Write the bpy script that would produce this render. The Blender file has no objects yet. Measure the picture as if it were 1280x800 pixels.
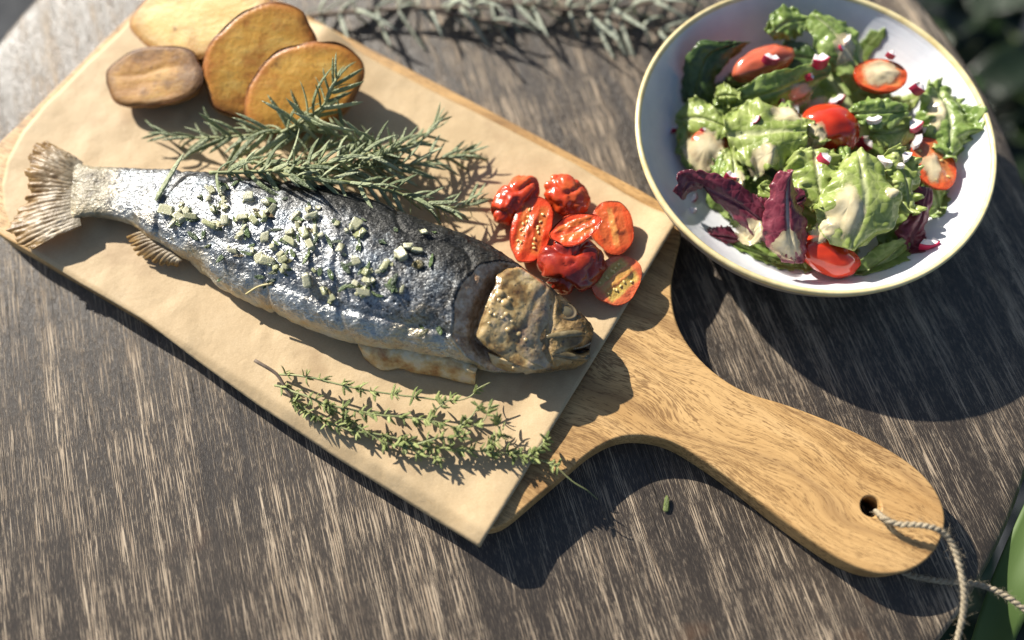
import bpy, bmesh, math, random
import numpy as np
from mathutils import Vector, Matrix
from mathutils.bvhtree import BVHTree

random.seed(7)
rng = np.random.default_rng(7)
R = math.radians
scene = bpy.context.scene
col = scene.collection

# ------------------------------------------------------------------ camera
CAM_H, FPX, PITCH, ROLL = 0.47, 1102.3, R(68.6), R(0.79)
_c, _s, _cp, _sp = math.cos(ROLL), math.sin(ROLL), math.cos(PITCH), math.sin(PITCH)
AX = Vector((_c, _s * _sp, _s * _cp)); AY = Vector((-_s, _c * _sp, _c * _cp)); AF = Vector((0, _cp, -_sp))
cam_d = bpy.data.cameras.new('camera'); cam = bpy.data.objects.new('camera', cam_d); col.objects.link(cam)
cam.matrix_world = Matrix(((AX.x, AY.x, -AF.x, 0), (AX.y, AY.y, -AF.y, 0), (AX.z, AY.z, -AF.z, CAM_H), (0, 0, 0, 1)))
cam_d.sensor_width = 36; cam_d.lens = FPX / 1280 * 36; cam_d.clip_start = 0.01; cam_d.clip_end = 100
cam_d.dof.use_dof = True; cam_d.dof.focus_distance = 0.472; cam_d.dof.aperture_fstop = 1.8
scene.camera = cam
# ------------------------------------------------------------------ light: low warm sun from the back left, blue sky
SUN_EL, SUN_AZ = 31.0, 139.0          # azimuth of the sun, counter-clockwise from +X
world = bpy.data.worlds.new('World'); scene.world = world; world.use_nodes = True
wn = world.node_tree; bg = wn.nodes['Background']
sky = wn.nodes.new('ShaderNodeTexSky'); sky.sky_type = 'NISHITA'; sky.sun_disc = False
sky.sun_elevation = R(SUN_EL); sky.sun_rotation = R(90 - SUN_AZ)
wn.links.new(sky.outputs[0], bg.inputs[0]); bg.inputs[1].default_value = 0.06
sun_d = bpy.data.lights.new('sun', 'SUN'); sun_d.energy = 5.0; sun_d.angle = R(0.6); sun_d.color = (1.0, 0.94, 0.84)
sun = bpy.data.objects.new('sun', sun_d); col.objects.link(sun)
_sd = Vector((math.cos(R(SUN_EL)) * math.cos(R(SUN_AZ)), math.cos(R(SUN_EL)) * math.sin(R(SUN_AZ)), math.sin(R(SUN_EL))))
sun.rotation_euler = _sd.to_track_quat('Z', 'Y').to_euler(); sun.location = _sd * 3
vs = scene.view_settings; vs.view_transform = 'Standard'; vs.look = 'None'; vs.gamma = 1; vs.use_curve_mapping = False
vs.exposure = 0.98
scene.render.engine = 'CYCLES'; scene.cycles.use_denoising = True
scene.cycles.max_bounces = 8; scene.cycles.transparent_max_bounces = 8; scene.cycles.caustics_reflective = False; scene.cycles.caustics_refractive = False

# ------------------------------------------------------------------ helpers
def ray(px, py):
    x = (px - 640) / FPX; y = -(py - 400) / FPX
    return (AX * x + AY * y + AF)
def on(px, py, z):                     # measured photo point lying at height z -> world
    d = ray(px, py); return Vector((0, 0, CAM_H)) + d * ((z - CAM_H) / d.z)
def onp(pts, z):
    return np.array([on(p[0], p[1], p[2] if len(p) > 2 else z) for p in pts])

def _h(ix, iy, iz, seed):
    h = (ix * 374761393 + iy * 668265263 + iz * 2147483647 + seed * 144665) & 0xffffffff
    h = ((h ^ (h >> 13)) * 1274126177) & 0xffffffff
    return ((h ^ (h >> 16)) & 0xffff) / 32767.5 - 1
def noise(P, scale, seed=0, octaves=1):
    P = np.asarray(P, float); out = np.zeros(P.shape[:-1]); amp = 1.
    for o in range(octaves):
        Q = P * scale * 2 ** o + 57.3; i = np.floor(Q).astype(np.int64); f = Q - i; f = f * f * (3 - 2 * f); v = 0
        for dx in (0, 1):
            for dy in (0, 1):
                for dz in (0, 1):
                    w = (f[..., 0] if dx else 1 - f[..., 0]) * (f[..., 1] if dy else 1 - f[..., 1]) * (f[..., 2] if dz else 1 - f[..., 2])
                    v = v + w * _h(i[..., 0] + dx, i[..., 1] + dy, i[..., 2] + dz, seed + o * 17)
        out += v * amp; amp *= .5
    return out
def smooth(a, b, x):
    t = np.clip((np.asarray(x, float) - a) / (b - a), 0, 1); return t * t * (3 - 2 * t)
def spline(pts, n):                    # Catmull-Rom through pts
    p = np.asarray(pts, float); m = len(p)
    if m == 2: return p[0] + (p[1] - p[0]) * np.linspace(0, 1, n)[:, None]
    e = np.vstack([2 * p[0] - p[1], p, 2 * p[-1] - p[-2]])
    t = np.linspace(0, m - 1 - 1e-9, n); i = t.astype(int); f = (t - i)[:, None]
    a, b, c, d = e[i], e[i + 1], e[i + 2], e[i + 3]
    return .5 * (2 * b + (c - a) * f + (2 * a - 5 * b + 4 * c - d) * f ** 2 + (3 * b - a - 3 * c + d) * f ** 3)
def mesh(name, V, F, m=None, sm=True, uv=None):
    me = bpy.data.meshes.new(name); me.from_pydata([tuple(v) for v in V], [], [tuple(int(k) for k in f) for f in F])
    if sm: me.polygons.foreach_set('use_smooth', [True] * len(me.polygons))
    if uv is not None:
        l = me.uv_layers.new(name='UVMap'); vi = np.zeros(len(me.loops), np.int32); me.loops.foreach_get('vertex_index', vi)
        l.data.foreach_set('uv', np.asarray(uv, np.float32)[vi].ravel())
    if m: me.materials.append(m)
    me.update(); return me
def tag(o, label=None, cat=None, group=None, kind=None):
    for k, v in (('label', label), ('category', cat), ('group', group), ('kind', kind)):
        if v: o[k] = v
    return o
def empty(name, loc, label, cat, group=None):
    o = bpy.data.objects.new(name, None); o.empty_display_size = .01; o.location = loc; col.objects.link(o)
    return tag(o, label, cat, group)
def link(name, me, parent=None, mw=None):
    """me in world coordinates unless mw (its world matrix) is given."""
    o = bpy.data.objects.new(name, me); col.objects.link(o)
    if mw is None:
        if parent is None:
            n = len(me.vertices); co = np.zeros(n * 3); me.vertices.foreach_get('co', co); co = co.reshape(-1, 3)
            b = Vector((co[:, 0].mean(), co[:, 1].mean(), co[:, 2].min())); me.transform(Matrix.Translation(-b)); o.location = b
            return o
        mw = Matrix.Identity(4)
    if parent is not None:
        root = parent; T = Matrix.Identity(4); ch = []
        while root is not None: ch.append(root); root = root.parent
        for q in reversed(ch): T = T @ q.matrix_parent_inverse @ q.matrix_basis
        o.parent = parent; o.matrix_parent_inverse = T.inverted()
    o.matrix_basis = mw
    return o
def gridF(nu, nv, cu=False, cv=False, off=0, flip=False):
    F = []
    for i in range(nu if cu else nu - 1):
        for j in range(nv if cv else nv - 1):
            a = i * nv + j; b = i * nv + (j + 1) % nv; c = ((i + 1) % nu) * nv + (j + 1) % nv; d = ((i + 1) % nu) * nv + j
            F.append((a + off, d + off, c + off, b + off) if flip else (a + off, b + off, c + off, d + off))
    return F
def tube(pts, rad, n=8, caps=True, off=0, flat=1.0, up=None):
    p = np.asarray(pts, float); m = len(p); rad = np.broadcast_to(np.asarray(rad, float), (m,))
    t = np.gradient(p, axis=0); t /= np.linalg.norm(t, axis=1)[:, None] + 1e-12
    u = np.array(up if up is not None else (0.02, 0.01, 1.)); V = []
    for i in range(m):
        b = np.cross(t[i], u); L = np.linalg.norm(b); b = b / L if L > 1e-6 else np.array((1., 0, 0)); k = np.cross(b, t[i])
        for j in range(n):
            a = 2 * math.pi * j / n; V.append(p[i] + rad[i] * (b * math.cos(a) + k * math.sin(a) * flat))
    F = gridF(m, n, cv=True, off=off)
    if caps: F += [tuple(off + j for j in range(n))[::-1], tuple(off + (m - 1) * n + j for j in range(n))]
    return np.array(V), F
def normals(P):
    du = np.gradient(P, axis=0); dv = np.gradient(P, axis=1); n = np.cross(du, dv); return n / (np.linalg.norm(n, axis=2)[..., None] + 1e-12)
def sheet(P, th, m, name, uv=True):
    """closed thin solid from a grid of points; th array or scalar."""
    nu, nv = P.shape[:2]; N = normals(P); th = np.broadcast_to(th, (nu, nv))[..., None]
    A = (P + N * th / 2).reshape(-1, 3); B = (P - N * th / 2).reshape(-1, 3); k = nu * nv
    F = gridF(nu, nv, flip=False) + gridF(nu, nv, off=k, flip=True)
    ed = [i * nv for i in range(nu)] + [(nu - 1) * nv + j for j in range(1, nv)] + [i * nv + nv - 1 for i in range(nu - 2, -1, -1)] + [j for j in range(nv - 2, 0, -1)]
    for q in range(len(ed)):
        a, b = ed[q], ed[(q + 1) % len(ed)]; F.append((a, b, b + k, a + k))
    g = np.stack(np.meshgrid(np.linspace(0, 1, nu), np.linspace(0, 1, nv), indexing='ij'), -1).reshape(-1, 2)
    return mesh(name, np.vstack([A, B]), F, m, uv=np.vstack([g, g]))
def frame(o, x, z):                    # matrix with +X along x (tangent), +Z near z
    x = Vector(x).normalized(); z = Vector(z); y = z.cross(x)
    if y.length < 1e-6: y = Vector((0, 1, 0)).cross(x)
    y.normalize(); z = x.cross(y)
    return Matrix(((x.x, y.x, z.x, o[0]), (x.y, y.y, z.y, o[1]), (x.z, y.z, z.z, o[2]), (0, 0, 0, 1)))

# ------------------------------------------------------------------ materials
class M:
    def __init__(s, name):
        s.m = bpy.data.materials.new(name); s.m.use_nodes = True; s.t = s.m.node_tree; s.b = s.t.nodes['Principled BSDF']; s._co = None
    def n(s, typ, **kw):
        x = s.t.nodes.new(typ)
        for k, v in kw.items(): setattr(x, k, v)
        return x
    def l(s, a, b): s.t.links.new(a, b); return s
    def co(s, which='Object'):
        if s._co is None: s._co = s.n('ShaderNodeTexCoord')
        return s._co.outputs[which]
    def put(s, sock, v):
        if hasattr(v, 'is_linked') or isinstance(v, bpy.types.NodeSocket): s.l(v, sock)
        else: sock.default_value = v if not isinstance(v, tuple) or len(v) != 3 or sock.type != 'RGBA' else (*v, 1)
    def map(s, vec, scale=(1, 1, 1), rot=(0, 0, 0), loc=(0, 0, 0)):
        x = s.n('ShaderNodeMapping'); s.l(vec, x.inputs[0]); x.inputs['Scale'].default_value = scale; x.inputs['Rotation'].default_value = rot; x.inputs['Location'].default_value = loc
        return x.outputs[0]
    def noise(s, vec, scale, detail=3, rough=.55, dist=0):
        x = s.n('ShaderNodeTexNoise'); s.l(vec, x.inputs['Vector']); x.inputs['Scale'].default_value = scale; x.inputs['Detail'].default_value = detail
        x.inputs['Roughness'].default_value = rough; x.inputs['Distortion'].default_value = dist; return x.outputs['Fac']
    def vor(s, vec, scale, feat='F1', out='Distance', rnd=1):
        x = s.n('ShaderNodeTexVoronoi', feature=feat); s.l(vec, x.inputs['Vector']); x.inputs['Scale'].default_value = scale; x.inputs['Randomness'].default_value = rnd; return x.outputs[out]
    def ramp(s, fac, *stops, interp='LINEAR'):
        x = s.n('ShaderNodeValToRGB'); r = x.color_ramp; r.interpolation = interp; s.put(x.inputs[0], fac)
        while len(r.elements) < len(stops): r.elements.new(.5)
        for e, (p, c) in zip(r.elements, stops):
            e.position = p; e.color = (*c, 1) if isinstance(c, tuple) else (c, c, c, 1)
        return x.outputs[0]
    def mix(s, fac, a, b, mode='MIX'):
        x = s.n('ShaderNodeMix', data_type='RGBA', blend_type=mode); s.put(x.inputs[0], fac); s.put(x.inputs[6], a); s.put(x.inputs[7], b); return x.outputs[2]
    def math(s, op, a, b=0., clamp=False):
        x = s.n('ShaderNodeMath', operation=op, use_clamp=clamp); s.put(x.inputs[0], a); s.put(x.inputs[1], b); return x.outputs[0]
    def bump(s, h, strength=.5, dist=.001, nrm=None):
        x = s.n('ShaderNodeBump'); s.put(x.inputs['Height'], h); x.inputs['Strength'].default_value = strength; x.inputs['Distance'].default_value = dist
        if nrm: s.l(nrm, x.inputs['Normal'])
        return x.outputs[0]
    def sep(s, vec):
        x = s.n('ShaderNodeSeparateXYZ'); s.l(vec, x.inputs[0]); return x.outputs
    def rnd(s): return s.n('ShaderNodeObjectInfo').outputs['Random']
    def out(s, color=None, rough=.5, metal=0., nrm=None, spec=None, sss=0, ssr=(1, .6, .3), sscale=.003, coat=0, trans=None, sheen=0):
        b = s.b
        if color is not None: s.put(b.inputs['Base Color'], color)
        s.put(b.inputs['Roughness'], rough); s.put(b.inputs['Metallic'], metal)
        if nrm: s.l(nrm, b.inputs['Normal'])
        if spec is not None: s.put(b.inputs['Specular IOR Level'], spec)
        if sss: b.inputs['Subsurface Weight'].default_value = sss; b.inputs['Subsurface Radius'].default_value = ssr; b.inputs['Subsurface Scale'].default_value = sscale
        if coat: s.put(b.inputs['Coat Weight'], coat); b.inputs['Coat Roughness'].default_value = .12
        if trans is not None:          # thin leaf: add translucent light
            tr = s.n('ShaderNodeBsdfTranslucent'); s.put(tr.inputs[0], trans[1]); mx = s.n('ShaderNodeMixShader'); mx.inputs[0].default_value = trans[0]
            if nrm: s.l(nrm, tr.inputs['Normal'])
            o = s.t.nodes['Material Output']; s.l(b.outputs[0], mx.inputs[1]); s.l(tr.outputs[0], mx.inputs[2]); s.l(mx.outputs[0], o.inputs[0])
        return s.m

GRAIN = .301
def wood_table():
    m = M('weathered_dark_wood'); o = m.co()
    g = m.map(o, rot=(0, 0, -GRAIN))                 # grain along local Y
    wob = m.noise(m.map(g, (12, 2.0, 1)), 1, 2); wv = m.n('ShaderNodeVectorMath', operation='MULTIPLY_ADD')
    cmb = m.n('ShaderNodeCombineXYZ'); m.l(wob, cmb.inputs[0]); m.l(cmb.outputs[0], wv.inputs[0]); wv.inputs[1].default_value = (.006, 0, 0); m.l(g, wv.inputs[2]); g2 = wv.outputs[0]
    fine = m.noise(m.map(g2, (1900, 40, 1)), 1, 2, .5)
    fine2 = m.noise(m.map(g2, (2300, 210, 1)), 1, 2, .6)
    mid = m.noise(m.map(g2, (95, 6, 1)), 1, 3, .55)
    big = m.noise(m.map(g, (24, 5, 1)), 1, 3, .6)
    blot = m.noise(g, 9, 4, .6)
    worn = m.math('ADD', m.math('MULTIPLY', mid, .55), m.math('MULTIPLY', big, .45))
    wm = m.ramp(worn, (.40, .12), (.50, .62), (.60, 1.))
    streak = m.math('MULTIPLY', m.ramp(m.math('ADD', fine, m.math('MULTIPLY', m.math('SUBTRACT', worn, .5), .75)), (.575, 0.), (.60, 1.)), m.math('ADD', m.math('MULTIPLY', wm, .55), .4))
    streak2 = m.math('MULTIPLY', m.ramp(fine2, (.57, 0.), (.63, .8)), m.math('ADD', m.math('MULTIPLY', wm, .65), .12))
    st = m.math('MAXIMUM', streak, streak2)
    crack = m.ramp(m.noise(m.map(g2, (900, 9, 1), loc=(3, 7, 0)), 1, 2, .5), (.27, 1.), (.33, 0.))
    dark = m.ramp(blot, (.3, (.023, .018, .0145)), (.55, (.038, .030, .023)), (.75, (.066, .050, .036)))
    dark = m.mix(m.math('MULTIPLY', wm, .5), dark, (.080, .060, .043))
    dark = m.mix(m.math('MULTIPLY', m.ramp(fine2, (.3, 1.), (.55, 0.)), .6), dark, (.013, .011, .010))
    rust = m.ramp(m.noise(g, 16, 3), (.66, 0.), (.76, 1.))
    dark = m.mix(m.math('MULTIPLY', rust, .5), dark, (.12, .06, .028))
    light = m.ramp(m.noise(m.map(g2, (700, 12, 1)), 1, 2), (.3, (.25, .18, .115)), (.7, (.50, .40, .285)))
    c = m.mix(st, dark, light); c = m.mix(m.math('MULTIPLY', crack, .75), c, (.010, .009, .008))
    hgt = m.math('ADD', m.math('ADD', m.math('MULTIPLY', st, .5), m.math('MULTIPLY', crack, -1.2)), m.math('ADD', m.math('MULTIPLY', fine2, .6), m.math('MULTIPLY', mid, 1.0)))
    n1 = m.bump(hgt, .6, .0008)
    rough = m.ramp(st, (0, .40), (1, .70))
    return m.out(c, rough, nrm=n1, spec=.5)
def wood_board(angle, pos):
    m = M('mango_wood'); o = m.co()
    g = m.map(o, rot=(0, 0, -angle))                 # grain along local X
    wob = m.noise(m.map(g, (7, 16, 1)), 1, 2); cmb = m.n('ShaderNodeCombineXYZ'); m.l(wob, cmb.inputs[1])
    wv = m.n('ShaderNodeVectorMath', operation='MULTIPLY_ADD'); m.l(cmb.outputs[0], wv.inputs[0]); wv.inputs[1].default_value = (0, .05, 0); m.l(g, wv.inputs[2]); g2 = wv.outputs[0]
    fleck = m.noise(m.map(g2, (190, 2300, 700)), 1, 2, .6)
    ring = m.noise(m.map(g2, (6, 75, 20)), 1, 3, .55)
    vein = m.noise(m.map(g2, (3.0, 26, 8)), 1, 2, .5)
    base = m.ramp(ring, (.25, (.64, .42, .195)), (.5, (.55, .34, .14)), (.72, (.39, .22, .08)))
    base = m.mix(m.ramp(vein, (.49, 0.), (.52, .6), (.56, 0.)), base, (.19, .10, .04))
    base = m.mix(m.ramp(m.noise(g, 14, 3), (.45, 0.), (.7, .4)), base, (.52, .33, .14))
    dens = m.noise(m.map(g2, (12, 30, 10)), 1, 2)
    ft = m.math('ADD', fleck, m.math('MULTIPLY', m.math('SUBTRACT', dens, .5), .45))
    fl = m.ramp(ft, (.51, 0.), (.62, 1.))
    c = m.mix(m.math('MULTIPLY', fl, .72), m.mix(m.math('MULTIPLY', m.ramp(m.noise(m.map(g2, (14, 900, 200)), 1, 3, .6), (.48, 0.), (.62, 1.)), .4), base, (.24, .125, .042)), (.15, .075, .026))
    n1 = m.bump(m.math('ADD', m.math('MULTIPLY', fl, -1.), ring), .3, .0004)
    return m.out(c, .52, nrm=n1, spec=.35)
def kraft():
    m = M('kraft_paper'); o = m.co()
    sp = m.noise(o, 1500, 3, .6); cl = m.noise(o, 60, 4, .6); fib = m.noise(m.map(o, (500, 2500, 1)), 1, 2)
    c = m.ramp(m.math('ADD', m.math('MULTIPLY', sp, .4), m.math('ADD', m.math('MULTIPLY', cl, .35), m.math('MULTIPLY', fib, .25))), (.3, (.40, .285, .155)), (.5, (.475, .35, .20)), (.7, (.55, .42, .26)))
    grease = m.ramp(m.noise(o, 22, 3, .6), (.56, 0.), (.66, 1.))
    c = m.mix(m.math('MULTIPLY', grease, .38), c, (.31, .195, .105))
    n1 = m.bump(m.math('ADD', m.math('MULTIPLY', sp, .25), m.math('ADD', m.noise(o, 240, 4), m.noise(o, 45, 3))), .22, .0012)
    return m.out(c, .62, nrm=n1, spec=.3)
def fish_skin():
    m = M('trout_skin'); uv = m.sep(m.co('UV')); o = m.co(); u, v = uv[0], uv[1]
    w = m.noise(o, 70, 4, .6); w2 = m.noise(o, 260, 3, .6); w3 = m.noise(o, 900, 3, .65); s1 = m.noise(m.map(o, (1, 1, 1), (0, 0, .35)), 420, 2)
    # back darkness: v small = back; widens toward the head
    edge = m.ramp(u, (0., .06), (.2, .11), (.36, .20), (.55, .27), (.84, .34))
    vv = m.math('ADD', v, m.math('MULTIPLY', m.math('SUBTRACT', w, .5), .10))
    vv = m.math('ADD', vv, m.math('MULTIPLY', m.math('SUBTRACT', w3, .5), .16))
    d = m.math('SUBTRACT', vv, edge)
    backmask = m.ramp(m.math('ADD', d, .5), (.44, 1.), (.535, 0.))
    silver = m.ramp(m.math('ADD', m.math('MULTIPLY', w3, .6), m.math('MULTIPLY', w2, .4)), (.38, (.15, .155, .16)), (.48, (.27, .275, .28)), (.60, (.50, .50, .49))); silver = m.mix(m.ramp(m.noise(o, 38, 3), (.42, .6), (.56, 0.)), silver, (.085, .09, .095))
    blue = m.mix(m.ramp(w, (.45, 0.), (.62, .5)), silver, (.24, .29, .34))
    dk = m.ramp(w3, (.38, (.008, .008, .007)), (.56, (.022, .022, .020)), (.72, (.09, .088, .08)))
    brown = m.mix(m.ramp(w2, (.4, 0.), (.65, 1.)), dk, (.10, .065, .032))
    dk = m.mix(m.ramp(u, (.6, 0.), (.85, .8)), dk, brown)
    blue = m.mix(m.ramp(u, (.06, .65), (.36, 0.)), blue, (.11, .115, .12)); c = m.mix(backmask, blue, dk)
    spots = m.ramp(m.vor(o, 300), (.20, 1.), (.30, 0.)); sm = m.math('MULTIPLY', spots, m.math('MULTIPLY', m.ramp(m.math('ADD', d, .5), (.56, .95), (.66, 0.)), m.ramp(u, (.35, .2), (.6, 1.))))
    c = m.mix(sm, c, (.025, .025, .026))
    c = m.mix(m.math('MULTIPLY', m.ramp(m.math('ADD', v, m.math('MULTIPLY', m.math('SUBTRACT', w, .5), .12)), (.325, 0.), (.36, .6)), m.ramp(w3, (.35, .4), (.6, 1.))), c, (.62, .61, .56))
    # belly: cream and golden
    bel = m.ramp(m.math('ADD', v, m.math('MULTIPLY', m.math('SUBTRACT', w2, .5), .10)), (.415, 0.), (.465, 1.))
    bc = m.ramp(w, (.35, (.55, .36, .14)), (.5, (.58, .50, .33)), (.66, (.50, .49, .42)))
    c = m.mix(bel, c, bc)
    # tail stalk: bare yellowish flesh
    tail = m.ramp(m.math('ADD', u, m.math('MULTIPLY', m.math('SUBTRACT', w, .5), .06)), (.035, 1.), (.075, 0.))
    tc = m.ramp(m.noise(m.map(o, (1, 1, 1)), 160, 4), (.32, (.09, .07, .04)), (.5, (.25, .21, .135)), (.7, (.42, .38, .28)))
    c = m.mix(tail, c, tc)
    # head
    hd = m.ramp(u, (.80, 0.), (.825, 1.))
    hc = m.ramp(w, (.33, (.05, .028, .008)), (.47, (.17, .10, .032)), (.58, (.32, .21, .08)), (.72, (.38, .27, .15)))
    hc = m.mix(m.ramp(v, (.10, .85), (.21, 0.)), hc, (.04, .033, .02))
    hc = m.mix(m.ramp(m.vor(o, 250), (.16, .85), (.24, 0.)), hc, (.03, .025, .02))
    c = m.mix(hd, c, hc); warm = m.math('MULTIPLY', m.ramp(m.noise(o, 33, 3), (.5, 0.), (.66, 1.)), m.ramp(v, (.22, 0.), (.36, .75))); c = m.mix(warm, c, (.42, .33, .18))
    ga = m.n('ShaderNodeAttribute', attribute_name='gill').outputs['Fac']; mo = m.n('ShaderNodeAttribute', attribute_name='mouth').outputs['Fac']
    gl = m.ramp(m.math('ADD', ga, m.math('MULTIPLY', m.math('SUBTRACT', w2, .5), .5)), (.35, 0.), (.6, 1.))
    fl = m.ramp(w2, (.32, (.24, .13, .06)), (.5, (.46, .31, .19)), (.66, (.60, .47, .34)))
    c = m.mix(gl, c, fl); c = m.mix(mo, c, (.016, .009, .006)); hd = m.math('MAXIMUM', hd, gl)  # mouth: grill-darkened inside, with the cavity's shade also put into the near-black colour
    metal = m.math('MULTIPLY', m.math('SUBTRACT', 1., m.math('MAXIMUM', m.math('MAXIMUM', hd, tail), m.math('MULTIPLY', bel, .85))), m.ramp(backmask, (0., .78), (1., .4)))
    w4 = m.noise(o, 1700, 3, .7); wr = m.noise(m.map(o, (1, 1.6, 1)), 340, 2, .5, .6); h = m.math('ADD', m.math('MULTIPLY', w3, .42), m.math('ADD', m.math('MULTIPLY', wr, .8), m.math('MULTIPLY', m.noise(o, 120, 2), 1.2)))
    n1 = m.bump(h, 1., .0010)
    rough = m.math('ADD', m.ramp(w2, (.3, .25), (.7, .42)), m.math('MULTIPLY', backmask, .16))
    return m.out(c, rough, metal, n1, spec=.4, coat=m.math('MULTIPLY', hd, .6))
def simple(name, stops, scale, rough, bstr=.3, bdist=.0005, det=4, **kw):
    m = M(name); o = m.co(); f = m.noise(o, scale, det, .6); c = m.ramp(f, *stops)
    return m.out(c, rough, nrm=m.bump(m.noise(o, scale * 3, 4), bstr, bdist), **kw)

# ------------------------------------------------------------------ setting: garden ground, far below the table
gm = M('dark_soil'); o_ = gm.co()
gm.out(gm.ramp(gm.noise(o_, 6, 5, .65), (.3, (.018, .021, .026)), (.55, (.034, .037, .042)), (.75, (.06, .055, .045))), .9, nrm=gm.bump(gm.noise(o_, 30, 5), .8, .02))
G = 41; gx = np.linspace(-1, 1, G); GX, GY = np.meshgrid(np.sign(gx) * np.abs(gx) ** 2 * 15, np.sign(gx) * np.abs(gx) ** 2 * 15, indexing='ij')
GP = np.stack([GX, GY, -.72 + .02 * noise(np.stack([GX, GY, 0 * GX], -1), 2.2, 3)], -1)
tag(link('ground', mesh('ground', GP.reshape(-1, 3), gridF(G, G, flip=True), gm.m)), kind='structure')

# ------------------------------------------------------------------ round table
TC = np.array((-.05, .533)) * CAM_H; TR = .72 * CAM_H
def round_table():
    prof = [(0, 0), (.3, 0), (.6, 0), (.85, 0), (.97, 0), (.988, -.0003), (.995, -.0016), (.999, -.0045), (1, -.009), (1, -.019), (.997, -.0235), (.985, -.026), (.9, -.026), (0, -.026)]
    n = 160; V = []; F = []
    for r, z in prof:
        for j in range(n):
            a = 2 * math.pi * j / n; V.append((TC[0] + TR * r * math.cos(a), TC[1] + TR * r * math.sin(a), z))
    F = gridF(len(prof), n, cv=True, flip=True)
    me = mesh('tabletop', V, F, wood_table())
    root = empty('round_table', (TC[0], TC[1], -.72), 'round weathered dark brown wooden table carrying the board and the bowl', 'table')
    link('tabletop', me, root)
    mm = simple('table_iron', [(.3, (.02, .02, .02)), (.7, (.035, .033, .03))], 60, .5)
    V, F = tube([(TC[0], TC[1], -.70), (TC[0], TC[1], -.4), (TC[0], TC[1], -.027)], [.03, .022, .03], 20); link('pedestal', mesh('pedestal', V, F, mm), root)
    V, F = tube([(TC[0], TC[1], -.72), (TC[0], TC[1], -.705), (TC[0], TC[1], -.69)], [.2, .19, .03], 40); link('base', mesh('base', V, F, mm), root)
round_table()

# ------------------------------------------------------------------ paddle board
BT = .018
BOARD_PX = [(-30, 262), (-8, 288), (31, 312), (100, 352), (184, 402), (300, 475), (408, 545), (530, 625), (580, 653), (600, 661), (618, 661), (636, 652), (660, 632), (700, 598), (738, 566), (770, 549), (802, 545), (840, 553), (880, 576), (925, 608),
            (975, 647), (1020, 680), (1060, 705), (1100, 718), (1138, 713), (1166, 693), (1181, 662), (1180, 634), (1165, 605), (1138, 579), (1096, 553), (1045, 529), (985, 506), (932, 489), (892, 464), (862, 432), (845, 397), (840, 358), (846, 322), (852, 293), (846, 269), (815, 245),
            (740, 205), (600, 131), (430, 43), (330, -10), (285, -33), (250, -42), (220, -34), (190, -8), (158, 22), (80, 98), (20, 157), (-22, 198), (-38, 232)]
def closed_spline(p, n):
    p = np.asarray(p, float); q = spline(np.vstack([p[-3:], p, p[:4]]), (len(p) + 6) * n + 1); return q[3 * n: (3 + len(p)) * n]
BO = closed_spline(onp(BOARD_PX, BT), 4)[:, :2]
AXIS = math.atan2(*(on(1130, 650, BT) - on(150, 160, BT))[1::-1].to_tuple()) if False else math.atan2((on(1130, 650, BT) - on(150, 160, BT)).y, (on(1130, 650, BT) - on(150, 160, BT)).x)
HOLE = on(1089, 633, BT)
def board():
    n = len(BO); t = np.roll(BO, -1, 0) - np.roll(BO, 1, 0); t /= np.linalg.norm(t, axis=1)[:, None]; nr = np.stack([-t[:, 1], t[:, 0]], 1)
    c = BO.mean(0); a2 = np.sum(BO[:, 0] * np.roll(BO[:, 1], -1) - np.roll(BO[:, 0], -1) * BO[:, 1])
    if a2 < 0: nr = -nr                                    # inward normals
    bm = bmesh.new(); rings = []
    for ins, z in ((.0012, .0), (.0002, .0012), (0, .004), (0, BT - .0035), (.0003, BT - .0007), (.0008, BT - .00015), (.0015, BT)):
        rings.append([bm.verts.new((p[0], p[1], z)) for p in BO + nr * ins])
    for a, b in zip(rings, rings[1:]):
        for i in range(n): bm.faces.new((a[i], a[(i + 1) % n], b[(i + 1) % n], b[i]))
    hr = .0052; hn = 24; hs = []
    for r, z in ((hr * 1.18, BT), (hr * 1.04, BT - .0006), (hr, BT - .002), (hr, .0)):
        hs.append([bm.verts.new((HOLE.x + r * math.cos(2 * math.pi * k / hn), HOLE.y + r * math.sin(2 * math.pi * k / hn), z)) for k in range(hn)])
    for a, b in zip(hs, hs[1:]):
        for i in range(hn): bm.faces.new((a[i], b[i], b[(i + 1) % hn], a[(i + 1) % hn]))
    for outer, inner in ((rings[-1], hs[0]), (rings[0], hs[-1])):
        es = [bm.edges.get((outer[i], outer[(i + 1) % n])) for i in range(n)] + [bm.edges.get((inner[i], inner[(i + 1) % hn])) for i in range(hn)]
        bmesh.ops.triangle_fill(bm, edges=es, use_beauty=True, use_dissolve=False)
    bmesh.ops.recalc_face_normals(bm, faces=bm.faces)
    me = bpy.data.meshes.new('board'); bm.to_mesh(me); bm.free()
    for p in me.polygons: p.use_smooth = abs(p.normal.z) < .999
    me.materials.append(wood_board(AXIS, HOLE))
    o = link('cutting_board', me); tag(o, 'light brown wooden paddle board with rounded handle and hole under the fish', 'cutting board')
board()

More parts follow.
